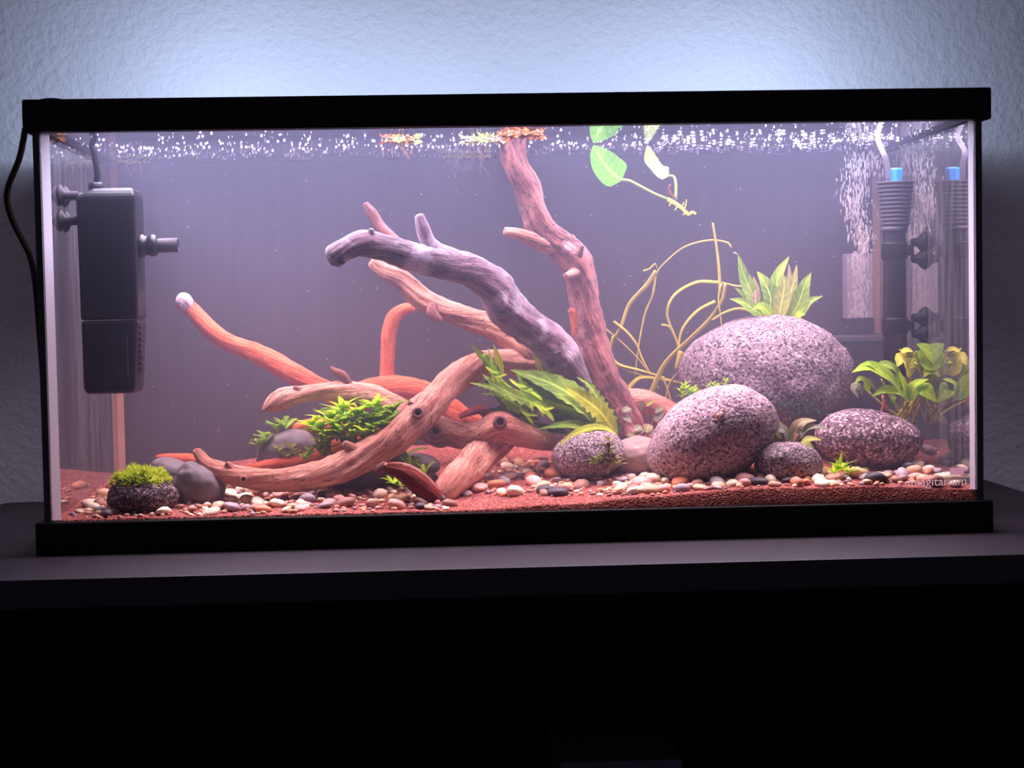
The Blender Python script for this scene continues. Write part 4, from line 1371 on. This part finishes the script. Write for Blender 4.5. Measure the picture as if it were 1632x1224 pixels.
# --- floating plants at the surface
def floater(name, label, cx, cy_, nodes, mats, length, hw, roots, spread, rootlen, seed, Yof=None):
    r = random.Random(seed)
    c = atz(cx, cy_, WZ)
    t = thing(name, (c.x, c.y, WZ - .1), label, 'floating plant')
    for i in range(nodes):
        x = c.x + spread * ((i + .5) / nodes - .5) * 2
        y = c.y + r.uniform(-.6, .6)
        rosette(t, (x, y, WZ - .22), 9, length * 1.2, hw * 1.15, 14, -34, [r.choice(mats)], 'spoon', 'leaf_whorl', join=True, rnd=r, wave=.12)
    b_ = MB().tube([(c.x - spread, c.y, WZ - .25), (c.x, c.y + .2, WZ - .28), (c.x + spread, c.y, WZ - .25)], .09, 6)
    b_.a['leafuv'] = [(.5, 0, 0)] * len(b_.v)
    b_.build('runner', mats[0], t)
    for i in range(roots):
        x = c.x + r.uniform(-.8, .9) * spread
        y = c.y + r.uniform(-.5, .5)
        L = rootlen * r.uniform(.5, 1.1)
        dx = r.uniform(-.5, .6) * L
        b_ = MB().tube([Vector(q) for q in catmull([(x, y, WZ - .2), (x + dx * .3, y, WZ - .2 - L * .5), (x + dx, y + r.uniform(-.3, .3), WZ - .2 - L)], .25)], .035, 5)
        b_.a['leafuv'] = [(.5, 0, 0)] * len(b_.v)
        b_.build('root', 'root', t)


floater('floating_plant', 'brown decaying floating plant left of the upright trunk', 640, 222, 4, ['g_brown', 'g_brown', 'g_olive'], 1.0, .3, 9, 1.7, 1.8, 31)
floater('floating_plant', 'yellow green floating sprig with thin hanging roots near the trunk top', 742, 246, 5, ['g_lime', 'g_yellow'], .9, .26, 14, 2.6, 2.4, 32)
floater('floating_plant', 'pale olive floating plant touching the left of the trunk top', 775, 222, 5, ['g_cream', 'g_olive'], 1.0, .28, 8, 2.4, 1.4, 33)
floater('floating_plant', 'brown floating leaves gathered on the trunk top', 830, 213, 4, ['g_brown'], 1.1, .34, 2, 1.9, 1.0, 34)
floater('floating_plant', 'small brown floating plant in the left front corner', 82, 217, 2, ['g_brown', 'g_olive'], .9, .3, 2, .8, .8, 35)
floater('floating_plant', 'yellow floating sprig right of the left filter', 212, 254, 3, ['g_yellow', 'g_lime'], .8, .24, 6, 1.4, 1.7, 36)

# --- snail
sn = thing('snail', tuple(at(1147, 672, 4.7)), 'small brown snail on the big pinkish rock', 'snail')
c = at(1146, 664, 4.25)
mb = MB()
sp_ = []
for i in range(40):
    t = i / 39
    a_ = t * 5.2 * math.pi
    rr_ = .34 * (1 - t) ** .9
    sp_.append((c + Vector((-.25 + .75 * (1 - t) - .2 - t * .05, math.cos(a_) * rr_ * .8, math.sin(a_) * rr_)), max(.03, .26 * (1 - t))))
mb.tube([q[0] for q in sp_], [q[1] for q in sp_], 10)
mb.build('shell', 'shell', sn)
MB().ball((c.x + .3, c.y + .1, c.z - .25), .3, 2, (1.3, .7, .5)).build('foot', 'stone_dark', sn)

# ------------------------------------------------------------------ left filter
lf = thing('internal_filter', tuple(at(170, 632, 7)), 'black internal filter hanging on the left glass', 'filter')
YF = 6.5
fl, frr = at(120, 300, YF), at(214, 300, YF)
fb = at(132, 628, YF)
zt, zb = at(170, 312, YF).z, at(170, 628, YF).z
xl, xr = fl.x, frr.x
xl2, xr2 = at(133, 628, YF).x, at(216, 628, YF).x
DF = 5.2


def prism(sections):
    """sections: list of (z, x0, x1, y0, y1)"""
    b_ = MB()
    v, f = [], []
    for z, x0, x1, y0, y1 in sections:
        v += [(x0, y0, z), (x1, y0, z), (x1, y1, z), (x0, y1, z)]
    for i in range(len(sections) - 1):
        for k in range(4):
            k2 = (k + 1) % 4
            f.append((i * 4 + k, i * 4 + k2, i * 4 + 4 + k2, i * 4 + 4 + k))
    f += [(3, 2, 1, 0), tuple((len(sections) - 1) * 4 + k for k in range(4))]
    return b_.add(v, f)


zj = at(170, 510, YF).z
prism([(zj, xl + (xl2 - xl) * .6, xr, YF, YF + DF), (zt, xl, xr, YF, YF + DF), (zt + .8, xl + 1.6, xr - .2, YF + .5, YF + DF - .4)]).build('pump_body', 'pump', lf, smooth=False, bevel=.3)
prism([(zb, xl2 + .3, xr2 - .2, YF + .3, YF + DF - .3), (zb + .5, xl2, xr2, YF, YF + DF), (zj - .06, xl + (xl2 - xl) * .6 + .05, xr - .03, YF + .04, YF + DF - .04)]).build('intake_cage', 'pump', lf, smooth=False, bevel=.25)
for k in range(8):
    x = xl2 + .9 + (xr2 - xl2 - 1.6) * k / 7
    MB().box((x - .1, YF - .1, zb + 1.6), (x + .1, YF + .05, zj - 1.6)).build('intake_slat', 'grey_rubber' if k == 7 else 'pump', lf, smooth=False, bevel=.05)
for k in range(8):
    z = zb + 2.2 + 4.2 * k / 7
    MB().box((xr - .12, YF + .7, z), (xr + .12, YF + 2.6, z + .28)).build('side_slat', 'pump', lf, smooth=False, bevel=.05)
pc = at(152, 300, YF + 2)
MB().lathe((pc.x, YF + 2.4, zt + .2), (0, 0, 1), [(.75, 0), (.75, 1.15), (.6, 1.3)], 16).build('cable_gland', 'pump', lf)
g0 = Vector((pc.x, YF + 2.4, zt + 1.4))
ct = [g0, at(155, 276, YF + 2.4), at(149, 240, YF + 2.4), at(146, 232, YF + 2.4), at(152, 212, YF + 2.4), at(153, 190, YF + 2.4)]
MB().tube([Vector(q) for q in catmull([tuple(q) for q in ct], .3)], .3, 10).build('cable', 'cable', lf)
nz_ = at(228, 392, YF + 2.2)
ax = (1, 0, .02)
MB().lathe((xr - .1, YF + 2.2, nz_.z), ax, [(1.15, 0), (1.15, .5), (1.0, .6), (.95, 1.1), (1.1, 1.15), (1.1, 1.6), (.85, 1.9)], 20).build('outlet_collar', 'pump', lf)
MB().lathe((xr + 1.6, YF + 2.2, nz_.z), ax, [(.72, 0), (.72, 2.2), (.58, 2.2), (.58, .4)], 20, caps=False).build('outlet_nozzle', 'grey_rubber', lf)
xw = -G + .66
for z_px in (312, 352):
    zc = at(105, z_px, YF + 2.5).z
    for dy in (1.3, 3.8):
        MB().lathe((xw, YF + dy, zc), (1, 0, 0), [(1.1, 0), (.95, .25), (.4, .55), (.35, 1.6 + xl - xw - 1.6)], 16).build('suction_cup', 'grey_rubber', lf)

# ------------------------------------------------------------------ right filter with air line
rfil = thing('uplift_filter', tuple(at(1426, 620, 17)), 'black uplift filter tube with ribbed flared top and blue knob at right', 'filter')
YR = 17.0
c0 = at(1427, 290, YR)
k = cpp(YR)
zt = c0.z
zc = at(1425, 362, YR).z
prof = [(16 * k, -.2), (21 * k, -.1), (22.5 * k, 0)]
hh = zt - zc
n = 11
pr = []
for i in range(n):
    r0 = (30 - 9 * (i / n)) * k
    z0 = -hh * i / n
    pr += [(r0, z0), (r0 * 1.0, z0 - hh / n * .45), (r0 * .90, z0 - hh / n * .62), (r0 * .90, z0 - hh / n * .95)]
MB().lathe((c0.x, YR, zt), (0, 0, 1), [(18 * k, -.5), (18 * k, 0)] + pr + [(19 * k, -hh)], 28).build('ribbed_cap', 'grey_rubber', rfil)
zb2 = at(1425, 600, YR).z
cb = at(1426, 480, YR)
MB().lathe((cb.x, YR, zb2), (0, 0, 1), [(18.5 * k, 0), (18.5 * k, zc - zb2 - .3), (17 * k, zc - zb2 + .4)], 24).build('lift_tube', 'pump', rfil)
MB().lathe((cb.x, YR, zc - .5), (0, 0, 1), [(20.5 * k, 0), (20.5 * k, .5)], 24).build('tube_collar', 'grey_rubber', rfil)
zk = at(1428, 268, YR).z
b = MB()
kx, kw = at(1428, 280, YR).x, 10.5 * k
v = []
for z, s_ in ((zt - .4, 1.0), (zk - .15, 1.12), (zk, .9)):
    for a_ in (20, 80, 140, 200, 260, 320):
        v.append((kx + kw * s_ * math.cos(math.radians(a_)), YR + kw * s_ * math.sin(math.radians(a_)), z))
f = [(i * 6 + j, i * 6 + (j + 1) % 6, i * 6 + 6 + (j + 1) % 6, i * 6 + 6 + j) for i in range(2) for j in range(6)] + [tuple(range(12, 18))]
b.add(v, f).build('blue_knob', 'blue', rfil, smooth=False, bevel=.08)
cx_ = [at(1416, 288, YR - .3), at(1414, 262, YR - .3), at(1408, 244, YR), at(1400, 225, YR + 2), at(1398, 205, YR + 3)]
MB().tube([Vector(q) for q in catmull([tuple(q) for q in cx_], .3)], .30, 10).build('air_hose', 'tube_clear', rfil)
for zpx in (400, 520):
    zz = at(1426, zpx, YR).z
    MB().lathe((cb.x, YR, zz - .9), (0, 0, 1), [(20 * k, 0), (20.8 * k, .2), (20.8 * k, 1.6), (20 * k, 1.8)], 20).build('clamp_ring', 'black', rfil)
    MB().box((cb.x + .9, YR - .5, zz - .5), (G - 1.9, YR + .7, zz + .6)).build('clamp_arm', 'black', rfil, smooth=False, bevel=.12)
    for dz in (-1.1, 1.1):
        MB().lathe((G - .66, YR, zz + dz * .8), (-1, 0, 0), [(1.2, 0), (1.0, .35), (.5, .8), (.4, 1.4)], 16).build('suction_cup', 'black', rfil)
# box filter with clear bubble window behind the boulder
bf = thing('box_filter', tuple(at(1355, 640, 31)), 'low black box filter with a clear bubbling chimney behind the boulder', 'filter')
q0, q1 = at(1296, 534, 29), at(1409, 534, 29)
MB().box((q0.x, 29, 6.5), (q1.x, 34, q0.z)).build('body', 'pump', bf, smooth=False, bevel=.2)
MB().box((q0.x - .1, 28.8, q0.z - .9), (q1.x + .1, 29.2, q0.z - .2)).build('lid_lip', 'grey_rubber', bf, smooth=False, bevel=.1)
w0, w1 = at(1349, 404, 30), at(1391, 506, 30)
MB().box((w0.x - .2, 29.9, q0.z), (w1.x + .2, 32, w1.z)).build('chimney_base', 'pump', bf, smooth=False, bevel=.1)
b = MB()
x0_, x1_, z0_, z1_ = w0.x, w1.x, w1.z, w0.z
v = [(x, y, z) for z in (z0_, z1_) for x, y in ((x0_, 29.9), (x1_, 29.9), (x1_, 32), (x0_, 32))]
b.add(v, [(0, 1, 5, 4), (1, 2, 6, 5), (2, 3, 7, 6), (3, 0, 4, 7)]).build('clear_chimney', 'bubble_sheet', bf, smooth=False)

# ------------------------------------------------------------------ bubbles, specks
rq = random.Random(77)
mb = MB()
for i in range(1500):
    y = Y0 + (Y1 - Y0 - .3) * rq.betavariate(2.6, 1.7)
    x = rq.uniform(X0 + .5, X1 - .5)
    if noise.noise(Vector((x * .35, y * .3, 2))) < -.18:
        continue
    r = rq.choice((.03, .04, .05, .06, .09, .12))
    mb.ball((x, y, WZ - .02 - r * .35), r * 1.1, 1, (1, 1, .75))
tag(mb.build('surface_bubbles', 'bubble', origin=(0, 18, WZ - .3)), 'tiny bright bubbles scattered under the water surface', 'bubbles', kind='stuff')
mb = MB()
for i in range(130):
    x = rq.uniform(14, X1 - .6)
    y = rq.uniform(12, Y1 - 1)
    r = rq.uniform(.08, .2)
    mb.ball((x, y, WZ - .1 - r * .3), r, 1, (rq.uniform(1.0, 1.7), 1, .7))
tag(mb.build('foam_bubbles', 'bubble', origin=(30, 24, WZ - .4)), 'larger foam bubbles on the surface over the bubble column', 'bubbles', kind='stuff')
mb = MB()
for i in range(1000):
    t = rq.random() ** .9
    ypx = 505 - t * 262
    wpx = 19 if ypx > 403 else 14 + 26 * ((403 - ypx) / 160) ** .8
    wob = 10 * math.sin(ypx * .035) if ypx < 403 else 0
    xpx = 1370 + wob * .8 + rq.gauss(0, .42) * wpx
    if ypx > 403:
        xpx = min(1388, max(1352, xpx))
    p = at(xpx, ypx, 30.9 + rq.uniform(-.7, .7))
    if p.z > WZ - .2:
        continue
    r = rq.choice((.05, .07, .09, .12))
    mb.ball(p, r * .8, 1, (1, 1, rq.uniform(2, 7)))
tag(mb.build('bubble_column', 'plume', origin=tuple(at(1370, 505, 31))), 'column of air bubbles rising from the clear chimney', 'bubbles', kind='stuff')
mb = MB()
for i in range(150):
    p = Vector((rq.uniform(X0 + 2, X1 - 2), rq.uniform(3, 34), rq.uniform(9, 38)))
    mb.ball(p, rq.choice((.03, .04, .05)), 1)
tag(mb.build('drifting_specks', 'speck', origin=(0, 18, 20)), 'fine pale specks drifting in the water', 'particles', kind='stuff')

# ------------------------------------------------------------------ cable outside at left
cb_ = [at(40, 205, 16), at(37, 225, 16), at(30, 255, 16.5), at(14, 295, 17.5), at(11, 320, 18), at(20, 352, 19), at(36, 384, 21), at(48, 410, 23), at(56, 450, 27), at(62, 520, 32), at(70, 620, 38), at(80, 720, 42)]
cbo = MB().tube([Vector(q) for q in catmull([tuple(q) for q in cb_], .5)], .33, 10).build('power_cable', 'cable', origin=tuple(cb_[-1]))
tag(cbo, 'black power cable hanging in a loop outside the left glass', 'cable')

# ------------------------------------------------------------------ pebbles
PM = {'cream': pebble_mat('cream_pebble', (240, 218, 190)), 'tan': pebble_mat('tan_pebble', (222, 176, 142)), 'brown': pebble_mat('brown_pebble', (168, 120, 104)),
      'pink': pebble_mat('pink_pebble', (222, 164, 152)), 'grey': pebble_mat('grey_pebble', (166, 150, 156)), 'charcoal': pebble_mat('charcoal_pebble', (76, 68, 76)), 'orange': pebble_mat('orange_pebble', (224, 146, 108))}
rp = random.Random(2024)
shapes = []
for k_ in range(7):
    vv, ff = ICO[2]
    out = []
    for v in vv:
        d = Vector(v)
        r = 1 + .22 * noise.noise(d * 1.1 + Vector((k_ * 5.1, 2, k_))) + .08 * noise.noise(d * 2.6 + Vector((k_, 7, 1)))
        out.append(tuple(d * r))
    me = bpy.data.meshes.new('pebble')
    me.from_pydata(out, [], ff)
    me.shade_smooth()
    me.materials.append(PM['tan'])
    shapes.append(me)
ROCKS = []
for o in R.values():
    me = o.data
    xs = [v.co.x / S + o.location.x / S for v in me.vertices]
    ys = [v.co.y / S + o.location.y / S for v in me.vertices]
    ROCKS.append(((min(xs) + max(xs)) / 2, (min(ys) + max(ys)) / 2, (max(xs) - min(xs)) / 2, (max(ys) - min(ys)) / 2))
placed, PEB = [], []
ZONES = [
    ('in the gravel at the left front', 80, (115, 480, 772, 826), (.5, 1.15), None),
    ('in the gravel below the wood fork', 56, (470, 720, 762, 814), (.45, 1.1), None),
    ('in the gravel heap under the porous middle rock', 60, (735, 1010, 732, 790), (.5, 1.25), None),
    ('in the gravel before the big rocks', 74, (985, 1460, 756, 790), (.55, 1.25), None),
    ('in the gravel corner at the right glass', 40, (1425, 1552, 690, 790), (.7, 1.7), None)]
WT = [('cream', 22), ('tan', 24), ('brown', 14), ('pink', 14), ('grey', 13), ('charcoal', 6), ('orange', 9)]
names = [w for w, q in WT for _ in range(q)]
for zone, count, (xa, xb, ya, yb), (ra, rb2), _ in ZONES:
    made = 0
    for tr in range(count * 12):
        if made >= count:
            break
        px, py = rp.uniform(xa, xb), rp.uniform(ya, yb)
        if zone.startswith('in the gravel heap') and py > 752 and rp.random() < .45:
            continue
        q = onsand(px, py)
        if q is None or q.y < 1.2 or q.y > 33 or abs(q.x) > G - 2.0:
            continue
        r = rp.uniform(ra, rb2) * (1.0 if rp.random() < .8 else .7)
        if q.y - r < .9:
            continue
        if any((q.x - a) ** 2 + (q.y - b_) ** 2 < ((r + c_) * .62) ** 2 for a, b_, c_ in placed):
            continue
        if any(((q.x - a) / (c_ + .1)) ** 2 + ((q.y - b_) / (d_ + .1)) ** 2 < .72 for a, b_, c_, d_ in ROCKS):
            continue
        colr = rp.choice(names)
        o = bpy.data.objects.new('pebble', rp.choice(shapes))
        COL.objects.link(o)
        th = rp.uniform(.38, .62) * r
        o.scale = (r * S, r * rp.uniform(.6, .9) * S, th * S)
        o.rotation_euler = (rp.uniform(-.35, .35), rp.uniform(-.35, .35), rp.uniform(0, 6.28))
        o.location = (q.x * S, q.y * S, (sand(q.x, q.y) + th * .55 + TZ) * S)
        o.material_slots[0].link = 'OBJECT'
        o.material_slots[0].material = PM[colr]
        tag(o, None, 'pebble', 'pebbles on the red sand')
        placed.append((q.x, q.y, r))
        PEB.append((o, colr, px, py, r))
        made += 1
mb = MB()
cols = ['cream', 'tan', 'pink', 'grey', 'brown', 'orange']
GR = {c_: MB() for c_ in cols}
for zone, count, (xa, xb, ya, yb), _, _ in ZONES:
    for tr in range(int(count * 5)):
        q = onsand(rp.uniform(xa - 10, xb), rp.uniform(ya, yb + 2))
        if q is None or q.y < 1.0 or q.y > 33 or abs(q.x) > G - 1.6:
            continue
        r = rp.uniform(.2, .5)
        me = rp.choice(shapes)
        mt = Matrix.Translation((q.x, q.y, sand(q.x, q.y) + r * .18)) @ Euler((rp.uniform(-.4, .4), rp.uniform(-.4, .4), rp.uniform(0, 6.28))).to_matrix().to_4x4() @ Matrix.Diagonal((r, r * .75, r * .5, 1))
        vv, ff = ICO[1]
        GR[rp.choice(cols)].add([mt @ Vector(v) for v in vv], ff)
for c_, g_ in GR.items():
    tag(g_.build('fine_gravel', PM[c_], origin=(0, 10, 3)), f'small {c_} gravel chips strewn between the pebbles', 'gravel', kind='stuff')
MARKS = [('the mossy dark rock', 215, 812), ('the smooth grey stone at left', 320, 800), ('the curled tip of the long limb', 390, 785), ('the middle of the long curved limb', 470, 790),
         ('the dark green stone', 560, 785), ('the broken red wood foot', 650, 795), ('the thick wood foot', 735, 785), ('the porous middle rock', 900, 760), ('the jagged plant', 830, 745),
         ('the pale wedged stone', 1000, 765), ('the big pinkish rock', 1120, 780), ('the small round grey rock', 1255, 775), ('the bright grassy tuft', 1345, 770), ('the wide dark rock', 1420, 765),
         ('the right glass', 1535, 740), ('the tank lettering', 1505, 775), ('the left glass', 135, 815)]
ORD = ['largest', 'second largest', 'third largest', 'fourth largest', 'fifth largest', 'sixth largest', 'seventh largest', 'eighth largest', 'ninth largest', 'tenth largest', 'eleventh largest', 'twelfth largest', 'thirteenth largest']
cells = {}
for o, colr, px, py, r in PEB:
    mk = min(MARKS, key=lambda m: (m[1] - px) ** 2 + 4 * (m[2] - py) ** 2)[0]
    cells.setdefault((colr, mk), []).append((r, o))
for (colr, mk), L in cells.items():
    L.sort(key=lambda q: -q[0])
    for i, (r, o) in enumerate(L):
        o['label'] = f'only {colr} pebble lying closest to {mk}' if len(L) == 1 else f'{ORD[min(i, 12)]} {colr} pebble of those closest to {mk}'
for o in bpy.data.objects:
    if 'o_cm' in o:
        del o['o_cm']
